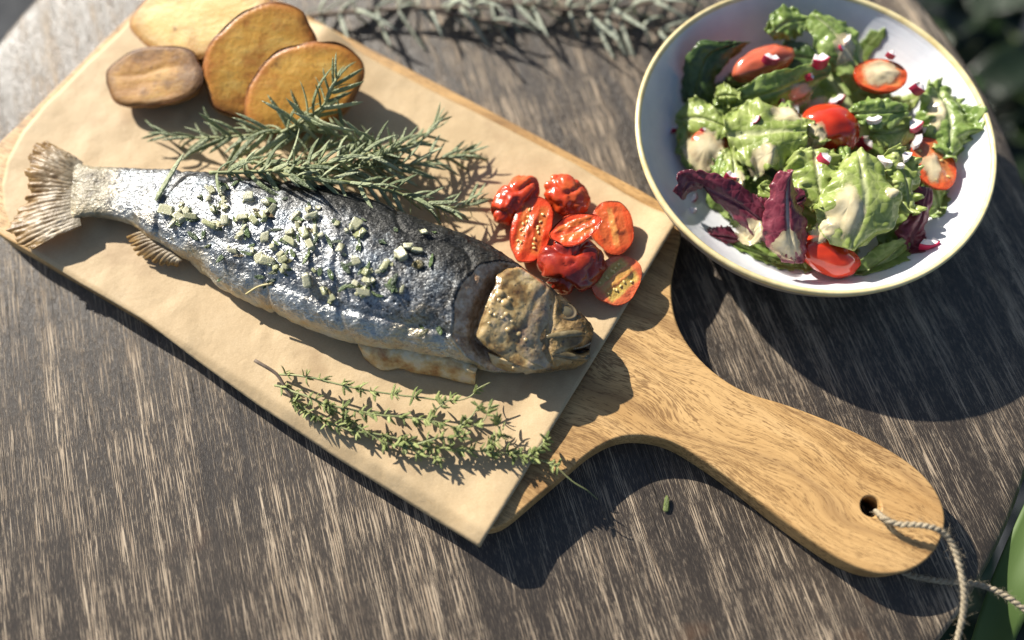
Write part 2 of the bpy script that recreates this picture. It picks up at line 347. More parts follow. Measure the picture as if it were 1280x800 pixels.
# ------------------------------------------------------------------ brown baking paper
PT = BT + .0012                        # height of the paper's top
def resample(p, n):
    p = np.asarray(p, float); d = np.r_[0, np.cumsum(np.linalg.norm(np.diff(p, axis=0), axis=1))]; t = np.linspace(0, d[-1], n)
    return np.stack([np.interp(t, d, p[:, k]) for k in range(p.shape[1])], 1)
def paper_height(P):
    """z of the paper: lies on the board, falls over its front edge, lifts at the cut end."""
    e0, e1 = on(184, 402, BT), on(590, 655, BT); d = (e1 - e0).xy.normalized(); nn = np.array((d.y, -d.x))
    dist = (P[..., 0] - e0.x) * nn[0] + (P[..., 1] - e0.y) * nn[1]
    drop = .85 * np.maximum(dist + .0015, 0) ** 2 / (np.maximum(dist + .0015, 0) + .0025)
    c0, c1 = on(845, 283, BT), on(600, 684, BT); d2 = (c1 - c0).xy.normalized(); n2 = np.array((d2.y, -d2.x))
    q = np.abs((P[..., 0] - c0.x) * n2[0] + (P[..., 1] - c0.y) * n2[1]); al = ((P[..., 0] - c0.x) * d2.x + (P[..., 1] - c0.y) * d2.y)
    lift = np.exp(-(q / .016) ** 2) * (.0025 + .0045 * np.exp(-(al / .05) ** 2) + .0012 * np.sin(al * 60))
    k = on(414, 47, BT); rr = np.hypot(P[..., 0] - k.x, P[..., 1] - k.y); lift2 = .008 * np.exp(-(rr / .02) ** 2)
    P3 = np.stack([P[..., 0], P[..., 1], 0 * P[..., 0]], -1)
    wr = .0010 * noise(P3, 28, 5, 3) + .0005 * np.abs(noise(P3, 60, 8, 2))
    return PT + .0004 + lift + lift2 + np.maximum(wr, -.0004) - drop
def paper():
    nu, nv = 150, 110
    left = resample(onp([(40, 316), (18, 290), (6, 262), (4, 232), (10, 205), (30, 168), (60, 132), (110, 82), (150, 42), (168, 22), (190, 0), (215, -20)], BT), nv)[:, :2]
    right = resample(onp([(600, 684), (640, 620), (720, 488), (800, 357), (845, 283)], BT - .0), nv)[:, :2]
    bot = resample(onp([(40, 316), (100, 354), (182, 402), (240, 446), (320, 504), (420, 571), (500, 621), (600, 684)], BT), nu)[:, :2]
    top = resample(onp([(215, -20), (260, -12), (330, 2), (414, 47), (455, 73), (590, 141), (717, 206), (845, 283)], BT), nu)[:, :2]
    u = np.linspace(0, 1, nu)[:, None, None]; v = np.linspace(0, 1, nv)[None, :, None]
    L, Rr, B, T = left[None], right[None], bot[:, None], top[:, None]
    P = (1 - u) * L + u * Rr + (1 - v) * B + v * T - ((1 - u) * (1 - v) * left[0] + u * (1 - v) * right[0] + (1 - u) * v * left[-1] + u * v * right[-1])
    P3 = np.concatenate([P, paper_height(P)[..., None]], -1)
    me = sheet(P3[:, ::-1], .00018, kraft(), 'baking_paper')
    tag(link('baking_paper', me), 'sheet of brown baking paper spread on the wooden board', 'paper')
paper()

# ------------------------------------------------------------------ grilled trout
ST = [((86, 196), (88, 291), .0016), ((110, 212), (113, 277), .0085), ((160, 212), (160, 281), .014), ((205, 213), (190, 300), .022), ((260, 216), (235, 328), .029), ((320, 223), (285, 361), .034), ((380, 229), (340, 386), .037),
      ((440, 239), (392, 409), .039), ((500, 263), (450, 427), .040), ((560, 284), (510, 439), .039), ((615, 308), (565, 449), .037), ((652, 333), (610, 457), .034), ((685, 356), (650, 463), .030),
      ((712, 378), (690, 463), .025), ((732, 397), (720, 458), .020), ((742, 411), (735, 449), .014)]
_A = []; _B = []; _T = []
for a, b, th in ST:
    zc = PT + .5 * th
    _A.append(on(*a, zc + .12 * th)); _B.append(on(*b, zc - .08 * th)); _T.append(th)
_A, _B, _T = np.array(_A), np.array(_B), np.array(_T)
_NS = 1401
_sA, _sB, _sT = spline(_A, _NS), spline(_B, _NS), spline(_T[:, None], _NS)[:, 0]
def fish_surf(s, ph, off=0.):
    """s: station 0..14 (tail to snout); ph: 0 back, pi/2 upper flank, pi belly. Smooth body without groove."""
    s = np.clip(np.asarray(s, float), -1, 14); k = np.clip((s + 1) / 15 * (_NS - 1), 0, _NS - 1); i = np.minimum(k.astype(int), _NS - 2); f = (k - i)
    A = _sA[i] * (1 - f)[..., None] + _sA[i + 1] * f[..., None]; B = _sB[i] * (1 - f)[..., None] + _sB[i + 1] * f[..., None]; th = (_sT[i] * (1 - f) + _sT[i + 1] * f) * .95
    C = (A + B) / 2; D = (A - B) / 2; D[..., 2] = 0; w = np.linalg.norm(D, axis=-1); D = D / w[..., None]
    c, sn = np.cos(ph), np.sin(ph); e = .68
    cc = np.where(c > 0, np.abs(c) ** e, -np.abs(c) ** .5); ss = np.where(sn > 0, np.abs(sn) ** .76, -np.abs(sn) ** .7 * .93)
    P = C + D * (w * cc)[..., None]; P[..., 2] = PT + .0006 + .006 * (1 - smooth(-.6, 2.0, s)) + th * .5 * (1 + .0) + th * .5 * ss * .98
    t = np.abs(cc); up = .214 + (.776 - .40 * t ** 1.4) * np.sqrt(np.clip(1 - t ** 12, 0, 1)); lo = .044 + .17 * (1 - np.abs(sn) ** .6)      # gutted belly: thins towards its edge
    wb = smooth(1.5, 3.5, s) * (1 - .75 * smooth(10.3, 12, s)) * (c < 0); P[..., 2] = P[..., 2] * (1 - wb) + wb * (PT + .0006 + th * np.where(sn > 0, up, lo))
    N = D * (c * th * .5)[..., None]; N[..., 2] = sn * w; N /= np.linalg.norm(N, axis=-1)[..., None] + 1e-9
    return P + N * np.broadcast_to(off, P.shape[:-1])[..., None], N
def gill_line(ph):
    q = ph - 1.75; return 9.42 + np.where(q < 0, .85 * (q / 1.4) ** 2, .75 * (q / 1.3) ** 2)
def smin(x, lo): return np.maximum(x, lo)
def fish():
    root = empty('trout', on(400, 330, PT), 'whole grilled silver trout with garlic and herbs on its flank, lying on baking paper', 'fish')
    skin = fish_skin()
    ns, nf = 460, 176
    s = np.linspace(-1, 14, ns)[:, None] * np.ones((1, nf)); ph = (np.linspace(0, 2 * math.pi, nf, endpoint=False))[None] * np.ones((ns, 1))
    P0, N0 = fish_surf(s, ph)
    body = smooth(.8, 2.2, s) * (1 - smooth(9, 10.5, s))
    d = .0011 * noise(P0, 45, 1, 2) * body + .0005 * noise(P0, 170, 2, 3) * (smooth(1, 2, s) * .8 + .2) + .00022 * noise(P0, 520, 4, 2)
    # shallow creases in the skin along the flank
    cr = noise(P0 * np.array((1, 1, .4)), 30, 9); d -= .0012 * np.exp(-(cr / .07) ** 2) * body
    # sag line between flank and belly
    d -= .0015 * np.exp(-((ph - 2.08) / .07) ** 2) * smooth(3, 6, s) * (1 - smooth(9, 9.6, s)) * (.6 + .5 * noise(P0, 25, 6))
    # gill opening: collar edge, shelf, deep slot
    sg = gill_line(ph); vis = smooth(.30, .75, ph) * (1 - smooth(3.3, 3.9, ph)); wd = .20 + .46 * np.exp(-((ph - 1.85) / .75) ** 2) + .10 * noise(np.stack([ph * 3, 0 * ph, 0 * ph], -1), 1, 8, 2)
    x = (s - (sg - wd)) / wd
    dep = smooth(0, .10, x) * .0010 + smooth(.05, .8, x) * .0036 + smooth(.58, .86, x) * .0115; xe = 1.12 + 2.6 * smooth(1.95, 2.8, ph); dep = np.where(x > xe, dep * (1 - smooth(0, .8, x - xe)), dep)
    d += .0010 * np.exp(-((x + .08) / .09) ** 2) * vis      # rolled lip of skin
    d -= dep * vis
    # head relief
    hd = smooth(10.4, 11, s); d += hd * (.0007 * noise(P0, 120, 11, 3))
    d -= .0022 * np.exp(-(((s - 11.95) / .42) ** 2 + ((ph - 1.05) / .36) ** 2))          # eye socket
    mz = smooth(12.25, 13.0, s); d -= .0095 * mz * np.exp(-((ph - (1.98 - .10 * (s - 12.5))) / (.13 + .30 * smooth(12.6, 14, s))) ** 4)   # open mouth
    d += .0010 * smooth(11.6, 12.2, s) * np.exp(-((ph - (1.60 - .06 * (s - 12))) / .10) ** 2)  # upper jaw ridge
    d -= .0010 * np.exp(-((s - 11.55 - .35 * (ph - 1.5)) / .07) ** 2) * smooth(.6, 1., ph) * (1 - smooth(2.6, 3, ph))
    P = P0 + N0 * d[..., None]; P[..., 2] = smin(P[..., 2], PT + .0006)
    V = P.reshape(-1, 3); F = gridF(ns, nf, cv=True); F += [tuple(range(nf))[::-1], tuple((ns - 1) * nf + j for j in range(nf))]
    me = mesh('body', V, F, skin, uv=np.stack([np.maximum(s, 0) / 14, ph / (2 * math.pi)], -1).reshape(-1, 2))
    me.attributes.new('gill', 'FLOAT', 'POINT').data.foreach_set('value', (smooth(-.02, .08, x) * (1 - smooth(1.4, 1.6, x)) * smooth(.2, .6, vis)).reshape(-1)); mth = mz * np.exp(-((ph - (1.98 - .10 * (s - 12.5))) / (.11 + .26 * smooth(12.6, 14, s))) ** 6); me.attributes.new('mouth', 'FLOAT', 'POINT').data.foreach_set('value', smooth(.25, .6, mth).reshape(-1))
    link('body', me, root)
    bvh = BVHTree.FromPolygons([tuple(v) for v in V], F)
    # gill cover: bony plate lapping over the slot
    n1, n2 = 60, 70; q = np.linspace(0, 1, n1)[:, None] * np.ones((1, n2)); ph2 = (np.linspace(.62, 3.05, n2))[None] * np.ones((n1, 1))
    sl = gill_line(ph2) + .08 + .06 * np.sin(ph2 * 9) + .10 * noise(np.stack([ph2 * 4, 0 * ph2, 0 * ph2], -1), 1, 3, 2) + 1.5 * smooth(1.95, 2.8, ph2); srr = 11.62 + .28 * (ph2 - 1.4); s2 = sl + (srr - sl) * q
    P1, N1 = fish_surf(s2, ph2)
    rim = (1 - smooth(0, .10, q)); off = .0012 + .0030 * (1 - q) ** 1.5 + .0004 * noise(P1, 90, 3, 2) + .0005 * noise(P1, 240, 5, 2) - .0018 * rim
    off -= .0005 * np.exp(-((q - .60 - .10 * np.sin(ph2 * 2)) / .05) ** 2)
    ex = smooth(.62, .95, ph2) * (1 - smooth(2.7, 3.05, ph2)); off = off * ex + (1 - ex) * (.0002)
    off = off * (1 - smooth(.55, 1, q)) - .0016 * smooth(.75, 1, q)
    P1 = P1 + N1 * off[..., None]
    gmat = M('gill_cover_skin'); o = gmat.co(); w = gmat.noise(o, 95, 4, .6); uv = gmat.sep(gmat.co('UV'))
    c = gmat.ramp(w, (.32, (.12, .06, .02)), (.46, (.30, .19, .07)), (.57, (.48, .35, .165)), (.70, (.44, .34, .24)))
    c = gmat.mix(gmat.ramp(uv[0], (.50, 0.), (.64, .45), (.9, .2)), c, gmat.ramp(gmat.noise(o, 220, 3), (.35, (.10, .07, .05)), (.6, (.30, .25, .24))))
    c = gmat.mix(gmat.ramp(uv[1], (.0, .9), (.22, 0.)), c, (.06, .045, .03))
    c = gmat.mix(gmat.ramp(gmat.vor(o, 260), (.12, .8), (.2, 0.)), c, (.05, .04, .03))
    gmat.out(c, .22, nrm=gmat.bump(gmat.math('ADD', gmat.noise(o, 300, 4), gmat.noise(o, 110, 3)), .6, .0012), coat=.6, sss=.1)
    gobj = link('gill_cover', sheet(P1[:, ::-1], .0009, gmat.m, 'gill_cover'), root)
    # bubbles of fat on the gill cover
    fat = simple('cooked_fat', [(.3, (.40, .27, .11)), (.6, (.50, .37, .18))], 300, .25, .2, sss=.3, coat=.5)
    for (px, py, r) in [(625.5, 365.5, 6), (629, 382, 6.5), (634, 388, 3.5), (622, 378, 3), (636, 375, 2.6), (614, 389, 3), (634, 413, 4), (619, 395, 3.2), (628, 399, 2.8), (609, 386, 2.4), (640, 403, 2.4), (647, 418, 3.6), (657, 424, 3), (612, 402, 2.6)]:
        j = int(np.argmin(np.linalg.norm(P1.reshape(-1, 3) - np.array(on(px, py, .046)), axis=1) * 0 + np.array([abs((Vector(p) - Vector((0, 0, CAM_H))).cross(ray(px, py).normalized()).length) for p in P1.reshape(-1, 3)])))
        p = P1.reshape(-1, 3)[j]; nn = N1.reshape(-1, 3)[j]; rr = r / FPX * .45
        bm = bmesh.new(); bmesh.ops.create_icosphere(bm, subdivisions=2, radius=rr)
        b = bpy.data.meshes.new('fat_bubble'); bm.to_mesh(b); bm.free(); b.polygons.foreach_set('use_smooth', [True] * len(b.polygons)); b.materials.append(fat)
        link('fat_bubble', b, gobj, frame(Vector(p) + Vector(nn) * .0003, (1, .3, .1), nn) @ Matrix.Diagonal((1, .9, .55, 1)))
    # eye: sunken clouded disc with a raised ring
    pe, ne = fish_surf(np.array(11.95), np.array(1.05)); Me = frame(Vector(pe) - Vector(ne) * .0019, on(735, 405, .04) - on(690, 380, .04), ne)
    er = .0056; V = []; F = []; prof = [(0, .0006), (.25, .0006), (.5, .0004), (.68, .0000), (.78, -.0001), (.86, .0004), (.95, .0005), (1.06, .0001), (1.14, -.0015)]
    for r, z in prof:
        for j in range(32): a = j * math.pi / 16; V.append((er * 1.12 * r * math.cos(a), er * .92 * r * math.sin(a), z))
    em = M('clouded_eye'); sp = em.sep(em.co()); rr = em.math('SQRT', em.math('ADD', em.math('POWER', sp[0], 2.), em.math('POWER', sp[1], 2.)))
    ec = em.ramp(em.math('MULTIPLY', rr, 150.), (.0, (.10, .085, .045)), (.45, (.075, .06, .032)), (.60, (.035, .026, .014)), (.78, (.14, .105, .055)), (.95, (.07, .05, .025)))
    em.out(ec, .12, nrm=em.bump(em.noise(em.co(), 300, 3), .3, .0006), coat=.6)
    link('eye', mesh('eye', V, gridF(len(prof), 32, cv=True), em.m), root, Me)
    def hit(px, py, up=.0):
        h, n, i, dd = bvh.ray_cast(Vector((0, 0, CAM_H)), ray(px, py).normalized()); h = h if h is not None else on(px, py, PT + .012); n = n if n is not None else Vector((0, 0, 1)); return np.array(h + n * up)
    jm = simple('jaw_skin', [(.3, (.06, .045, .02)), (.55, (.15, .115, .055)), (.75, (.24, .19, .105))], 170, .3, .5, .0008, coat=.3)
    for pts_, rd in (([(684, 421), (697, 419), (712, 417), (727, 417), (739, 421)], [.0012, .0019, .0021, .0017, .0011]), ([(690, 443), (704, 444), (718, 447), (730, 449), (737, 445)], [.0012, .0020, .0021, .0018, .0012])):
        Pj = np.array([hit(*p, -.0007) for p in pts_]); Pj[:, 2] = spline(Pj[:, 2:3], 5)[:, 0]; V, F = tube(spline(Pj, 24), spline(np.array(rd)[:, None], 24)[:, 0], 12, flat=.8); jaw = link('jaw', mesh('jaw', V, F, jm), root); jaw0 = jaw if rd[0] and pts_[0][1] < 430 else jaw0
    # teeth along the upper jaw
    tm = simple('teeth', [(.3, (.5, .45, .33)), (.6, (.6, .55, .42))], 100, .3); V = []; F = []
    for k in range(16):
        ss = 12.7 + 1.2 * k / 15; p, n_ = fish_surf(np.array(ss), np.array(1.92 - .10 * (ss - 12.5) - .10 - .08 * (k / 15))); p2, _ = fish_surf(np.array(ss), np.array(2.02 - .10 * (ss - 12.5)))
        dr = p2 - p; dr /= np.linalg.norm(dr); b = p - n_ * .0012; tv, tf = tube([b, b + dr * .0006, b + dr * .0010], [.00018, .00012, .00003], 6, off=len(V)); V += list(tv); F += tf
    link('teeth', mesh('teeth', V, F, tm), jaw0)
    # tail fin
    nu, nv = 70, 150; q = np.linspace(0, 1, nu)[:, None]; v = np.linspace(0, 1, nv)
    base = spline(onp([(104, 204, PT + .0095), (100, 228, PT + .0105), (98, 252, PT + .0105), (103, 283, PT + .0085)], 0), nv)
    outer = spline(onp([(76, 186), (52, 177), (38, 194), (33, 222), (27, 242), (12, 260), (2, 284), (8, 303), (28, 313)], PT + .011), nv)
    outer[:, 2] += .004 * np.sin(v * 7) - .006 * smooth(.72, 1, v)
    jag = .90 + .06 * noise(np.stack([v * 30, 0 * v, 0 * v], -1), 1, 2) + .05 * noise(np.stack([v * 9, 0 * v, 0 * v], -1), 1, 5) + .018 * np.sign(np.sin(v * 75))
    jag = np.minimum(jag, 1.03)
    Pt = base[None] * (1 - q[..., None] * jag[None, :, None]) + outer[None] * (q * jag[None])[..., None]
    bow = np.sin(np.pi * q) * .0015; Pt[..., 2] += bow + (.00016 * np.sin(v * 150)[None] + .0004 * noise(np.stack([np.broadcast_to(v * 30, (nu, nv)), np.broadcast_to(q * 6, (nu, nv)), 0 * Pt[..., 0]], -1), 1, 3, 2)) * smooth(.0, .35, q)
    Pt[..., 2] += .0009 * noise(Pt, 70, 4, 2)
    fm = M('fin_skin'); uv = fm.sep(fm.co('UV')); o = fm.co()
    rays = fm.noise(fm.map(fm.co('UV'), (4, 60, 1)), 1, 3, .6); cl = fm.noise(o, 110, 4, .6)
    c = fm.ramp(cl, (.32, (.15, .10, .045)), (.48, (.38, .29, .165)), (.64, (.60, .52, .38)))
    c = fm.mix(fm.ramp(fm.math('ADD', uv[0], fm.math('MULTIPLY', fm.math('SUBTRACT', cl, .5), .5)), (.62, 0.), (.86, 1.)), c, fm.ramp(rays, (.3, (.15, .08, .022)), (.6, (.40, .25, .085))))
    c = fm.mix(fm.ramp(rays, (.40, .4), (.50, 0.)), c, (.14, .09, .04))
    c = fm.mix(fm.ramp(uv[0], (.02, .9), (.38, 0.)), c, fm.ramp(fm.noise(o, 160, 4), (.32, (.10, .08, .045)), (.5, (.29, .245, .16)), (.7, (.48, .43, .32))))
    fm.out(c, .42, nrm=fm.bump(fm.math('ADD', rays, fm.noise(o, 500, 3)), .4, .0008), trans=(.35, (.55, .34, .12)))
    link('tail_fin', sheet(Pt[:, ::-1], (.0010 * (1 - q) + .0005) * np.ones((1, nv)), fm.m, 'tail_fin'), root)
    # anal fin folded against the belly
    nu, nv = 30, 60; q = np.linspace(0, 1, nu)[:, None]; v = np.linspace(0, 1, nv)
    base = spline(onp([(196, 288, PT + .010), (212, 306, PT + .010), (228, 326, PT + .009)], 0), nv); outer = spline(onp([(158, 296), (163, 308), (176, 322), (200, 331), (222, 333)], PT + .005), nv)
    jg = .92 + .06 * np.sign(np.sin(v * 60)) + .05 * noise(np.stack([v * 20, 0 * v, 0 * v], -1), 1, 7)
    Pa = base[None] * (1 - q[..., None] * jg[None, :, None]) + outer[None] * (q * jg[None])[..., None]; Pa[..., 2] += .0005 * np.sin(v * 80)[None] * q + .002 * np.sin(np.pi * q)
    link('anal_fin', sheet(Pa[:, ::-1], .0008, fm.m, 'anal_fin'), root)
    # loose flap of belly wall and the small fin under the head
    bmx = M('belly_flesh'); o = bmx.co(); c = bmx.ramp(bmx.noise(o, 110, 4, .6), (.34, (.34, .15, .045)), (.47, (.52, .36, .16)), (.6, (.60, .52, .34)), (.75, (.55, .48, .40)))
    bmx.out(c, .33, nrm=bmx.bump(bmx.noise(o, 260, 4), .7, .0012), sss=.15, coat=.3)
    nu, nv = 24, 90; q = np.linspace(0, 1, nu)[:, None]
    a = spline(onp([(448, 428, PT + .009), (480, 432, PT + .010), (530, 440, PT + .011), (570, 448, PT + .011), (596, 462, PT + .010)], 0), nv); b = spline(onp([(458, 446), (478, 460), (500, 458), (520, 464), (548, 468), (575, 475), (594, 478)], PT + .0022), nv)
    Pf = a[None] * (1 - q[..., None]) + b[None] * q[..., None]; Pf[..., 2] += .0035 * np.sin(np.pi * q ** .8) + .0009 * noise(Pf, 110, 2, 2)
    Pf[..., 2] = np.maximum(Pf[..., 2], PT + .0018)
    link('belly_flap', sheet(Pf[::-1], .0030, bmx.m, 'belly_flap'), root)
    a = spline(onp([(610, 440, PT + .014), (640, 452, PT + .014), (680, 456, PT + .012)], 0), 40); b = spline(onp([(618, 462), (645, 465), (678, 459)], PT + .003), 40); q = np.linspace(0, 1, 14)[:, None]
    Pj = a[None] * (1 - q[..., None]) + b[None] * q[..., None]; Pj[..., 2] += .002 * np.sin(np.pi * q)
    link('throat_flap', sheet(Pj[::-1], .0014, bmx.m, 'throat_flap'), root)
    return bvh
FISH_BVH = fish()
def on_fish(px, py):
    d = ray(px, py).normalized(); h, n, i, dist = FISH_BVH.ray_cast(Vector((0, 0, CAM_H)), d)
    if h is None: return on(px, py, PT + .001), Vector((0, 0, 1))
    return h, n

# ------------------------------------------------------------------ chopped garlic and herbs on the fish
def hull(pts, m, bev=.0, name='chunk'):
    bm = bmesh.new(); vs_ = [bm.verts.new(p) for p in pts]; r = bmesh.ops.convex_hull(bm, input=vs_)
    bmesh.ops.delete(bm, geom=list({g for g in r['geom_interior'] + r['geom_unused'] if isinstance(g, bmesh.types.BMVert)}), context='VERTS')
    bmesh.ops.dissolve_limit(bm, angle_limit=R(14), verts=bm.verts, edges=bm.edges)
    if bev: bmesh.ops.bevel(bm, geom=list(bm.edges) + list(bm.verts), offset=bev, segments=2, affect='EDGES', profile=.6)
    bmesh.ops.recalc_face_normals(bm, faces=bm.faces); me = bpy.data.meshes.new(name); bm.to_mesh(me); bm.free()
    me.materials.append(m); me.polygons.foreach_set('use_smooth', [False] * len(me.polygons)); return me
gm_ = M('garlic'); gr = gm_.rnd(); gc = gm_.ramp(gr, (0., (.42, .40, .21)), (.5, (.50, .48, .29)), (1., (.34, .35, .14)))
gc = gm_.mix(gm_.ramp(gm_.noise(gm_.co(), 3.2, 2), (.55, 0.), (.72, .55)), gc, (.36, .36, .13))
gm_.out(gc, .25, nrm=gm_.bump(gm_.noise(gm_.co(), 6, 3), .25, .15), sss=.25, ssr=(1, .8, .4), sscale=.25, coat=.25)
def garlic_mesh(k):
    r = random.Random(k * 5 + 1); sx, sy, sz = r.uniform(.75, 1.25), r.uniform(.6, .95), r.uniform(.4, .7)
    pts = [(x * sx * r.uniform(.35, 1), y * sy * r.uniform(.35, 1), z * sz * r.uniform(.5, 1)) for x in (-1, 1) for y in (-1, 1) for z in (-1, 1)]
    pts += [(r.uniform(-1, 1) * sx, sy * r.uniform(-1, 1), r.uniform(-.6, .6) * sz) for _ in range(5)]
    return hull(pts, gm_.m, .13, 'garlic_piece')
GARL = [garlic_mesh(k) for k in range(16)]
hb = M('chopped_herb'); hr_ = hb.rnd(); hb.out(hb.ramp(hr_, (0., (.025, .048, .014)), (.5, (.06, .105, .026)), (.85, (.12, .165, .045)), (1., (.13, .08, .03))), .4, nrm=hb.bump(hb.noise(hb.co(), 5, 3), .4, .1), coat=.15)
def herb_mesh(k):
    r = random.Random(k * 3 + 2); n = 7; q = np.linspace(-1, 1, n)[:, None]; v = np.linspace(-1, 1, 4)[None]
    w = (1 - np.abs(q) ** 2.2) * r.uniform(.25, .45) + .05; P = np.stack([q + 0 * v, w * v, .35 * r.uniform(-1, 1) * q ** 2 + .22 * v ** 2 * w + .10 * np.sin(q * 5 + k) + 0 * v], -1)
    return sheet(P, .10, hb.m, 'herb_piece')
HERB = [herb_mesh(k) for k in range(7)]
C3 = lambda x, y: (180 + .25 * x, 200 + .25 * y)
C4 = lambda x, y: (440 + .25 * x, 280 + .25 * y)
GP3 = [(115, 258, 9), (190, 228, 7), (180, 292, 9), (240, 280, 7), (150, 315, 7), (340, 150, 8), (400, 150, 8), (325, 195, 8), (400, 210, 7), (350, 252, 8), (400, 245, 6), (335, 325, 12), (410, 310, 11), (525, 190, 9), (615, 215, 9), (640, 250, 9), (600, 292, 8), (490, 290, 8), (550, 305, 7), (490, 370, 7),
       (450, 455, 9), (505, 342, 6), (610, 390, 10), (755, 285, 7), (770, 332, 8), (730, 365, 9), (805, 375, 10), (842, 278, 11), (825, 245, 7), (735, 415, 10), (860, 352, 8), (885, 382, 8), (838, 430, 9), (650, 435, 8), (618, 500, 11), (580, 488, 8), (712, 532, 9), (700, 498, 7), (985, 442, 9), (1060, 330, 12),
       (1080, 372, 9), (820, 603, 12), (1060, 502, 10), (1205, 528, 9), (1120, 605, 10), (1098, 660, 8), (1112, 560, 7), (905, 655, 9), (945, 690, 8), (1278, 470, 11), (380, 330, 7), (215, 255, 7), (665, 540, 7), (690, 555, 6), (965, 320, 6)]
GP4 = [(0, 20, 10), (40, 55, 9), (360, 45, 8), (242, 162, 12), (285, 115, 8), (325, 135, 9), (172, 207, 9), (75, 237, 7), (80, 287, 11), (60, 340, 9), (250, 330, 8), (130, 240, 7), (20, 300, 8)]
def scatter(pts, meshes, name, label, cat, group, k, lift, flat=1.):
    for i, (x, y, r) in enumerate(pts):
        p, n = on_fish(x, y); rr = r * k * (p - Vector((0, 0, CAM_H))).length / FPX
        nn = (n + Vector((random.uniform(-.35, .35), random.uniform(-.35, .35), .3))).normalized(); a = random.uniform(0, 6.28)
        o = link(name, meshes[(i * 5 + random.randrange(3)) % len(meshes)], None, frame(p + nn * rr * lift, Vector((math.cos(a), math.sin(a), .05)), nn) @ Matrix.Diagonal((rr * random.uniform(.65, 1.5), rr * random.uniform(.6, 1.2), rr * flat * random.uniform(.55, 1.2), 1)))
        tag(o, label(x, y, r) if callable(label) else label, cat, group)
def where(x):
    return 'near the tail' if x < 245 else 'left of the middle' if x < 320 else 'in the middle' if x < 400 else 'right of the middle' if x < 465 else 'towards the head'
pts = [(*C3(x, y), r * .25) for x, y, r in GP3] + [(*C4(x, y), r * .25) for x, y, r in GP4]
pts += [(x + random.gauss(0, 6), y + random.gauss(0, 5), random.uniform(.7, 1.3)) for x, y, r in pts[:52] for _ in (0, 1) if random.random() < .6]
scatter([(x, y, r) for x, y, r in pts], GARL, 'garlic_piece', lambda x, y, r: ('large' if r > 2.6 else 'medium' if r > 2.1 else 'small' if r > 1.4 else 'tiny') + ' cream garlic piece on the ' + ('upper' if y < 240 + .29 * (x - 200) else 'lower') + ' flank of the fish, ' + where(x), 'garlic', 'chopped garlic pieces on the fish', 3.4, .36)
HP3 = [(290, 190, 5), (250, 380, 9), (322, 432, 9), (390, 490, 9), (300, 375, 8), (620, 272, 9), (602, 300, 7), (660, 350, 8), (520, 470, 10), (480, 480, 7), (580, 585, 8), (640, 605, 9), (605, 628, 7), (860, 400, 11), (820, 492, 12), (935, 575, 11), (1012, 545, 14), (1050, 630, 11), (1000, 640, 9), (930, 412, 11), (960, 408, 9), (1080, 430, 9),
       (1250, 600, 9), (1198, 548, 9), (1240, 640, 12), (880, 560, 7), (705, 195, 6), (712, 468, 8), (745, 470, 8), (1190, 410, 7), (1100, 300, 5), (455, 300, 6), (560, 250, 6), (770, 395, 7), (690, 400, 7), (170, 325, 7), (250, 300, 6), (660, 560, 8), (400, 330, 7), (540, 430, 6), (1080, 560, 8), (1170, 680, 7), (380, 600, 6), (1260, 350, 5), (395, 125, 7), (455, 120, 7)]
HP4 = [(330, 205, 15), (398, 188, 9), (210, 315, 11), (200, 285, 8), (150, 222, 8), (355, 545, 8), (350, 520, 6), (440, 530, 9), (220, 30, 6), (412, 45, 6), (155, 95, 8), (0, 200, 9), (110, 300, 7), (30, 120, 8), (115, 350, 6)]
pts = [(*C3(x, y), r * .25) for x, y, r in HP3] + [(*C4(x, y), r * .25) for x, y, r in HP4]
for x, y, r in [(*C3(x, y), r * .25) for x, y, r in GP3]:
    if random.random() < .8: pts.append((x + random.uniform(-6, 6), y + random.uniform(-5, 5), random.uniform(1.4, 2.6)))
scatter(pts, HERB, 'herb_piece', lambda x, y, r: ('long' if r > 2.6 else 'medium' if r > 2. else 'tiny') + ' green herb scrap on the ' + ('upper' if y < 240 + .29 * (x - 200) else 'lower') + ' flank of the fish, ' + where(x), 'herb', 'chopped herb scraps on the fish', 3.2, .2)
pale = simple('dry_stalk', [(.3, (.42, .36, .17)), (.7, (.55, .47, .25))], 200, .6)
p0, n0 = on_fish(309, 366); p1, n1 = on_fish(341, 355)
V, F = tube(spline([p0 + n0 * .0012, (p0 + p1) / 2 + Vector((0, 0, .0025)), p1 + n1 * .001], 10), .0006, 6)
tag(link('straw', mesh('straw', V, F, pale)), 'thin pale dry stalk lying across the lower flank of the fish', 'stalk')

# ------------------------------------------------------------------ herbs: rosemary and thyme
def needle_mesh(k, m, name, L=1., W=.055, curve=.2, twist=.0):
    n = 9; q = np.linspace(0, 1, n); w = W * (np.minimum(1, q * 7 + .35) ** .7) * (1 - q ** 5) ** .8 + .004; V = []
    for i, t in enumerate(q):
        c = np.array((t, 0.02 * math.sin(3 * t + k), -curve * t * t + .3 * curve * t)); 
        for (y, z) in ((-1, 0), (-.55, .36), (0, .16), (.55, .36), (1, 0), (.5, -.38), (-.5, -.38)):
            V.append(c + np.array((0, y * w[i], z * w[i])))
    F = gridF(n, 7, cv=True, flip=True) + [tuple(range(7)), tuple((n - 1) * 7 + j for j in range(7))[::-1]]
    return mesh(name, V, F, m)
def green(name, dark, mid, light, rough=.45, tr=.32):
    m = M(name); r = m.rnd(); sp = m.sep(m.co()); c = m.ramp(m.math('ADD', m.math('MULTIPLY', r, .75), m.math('MULTIPLY', m.noise(m.co(), 4, 2), .25)), (.15, dark), (.5, mid), (.85, light))
    c = m.mix(m.ramp(sp[0], (0., .55), (.3, 0.)), c, light)
    return m.out(c, rough, nrm=m.bump(m.noise(m.co(), 14, 3), .35, .03), spec=.45, trans=(tr, light))
ROSM = green('rosemary_needle', (.16, .20, .10), (.31, .36, .20), (.45, .49, .30))
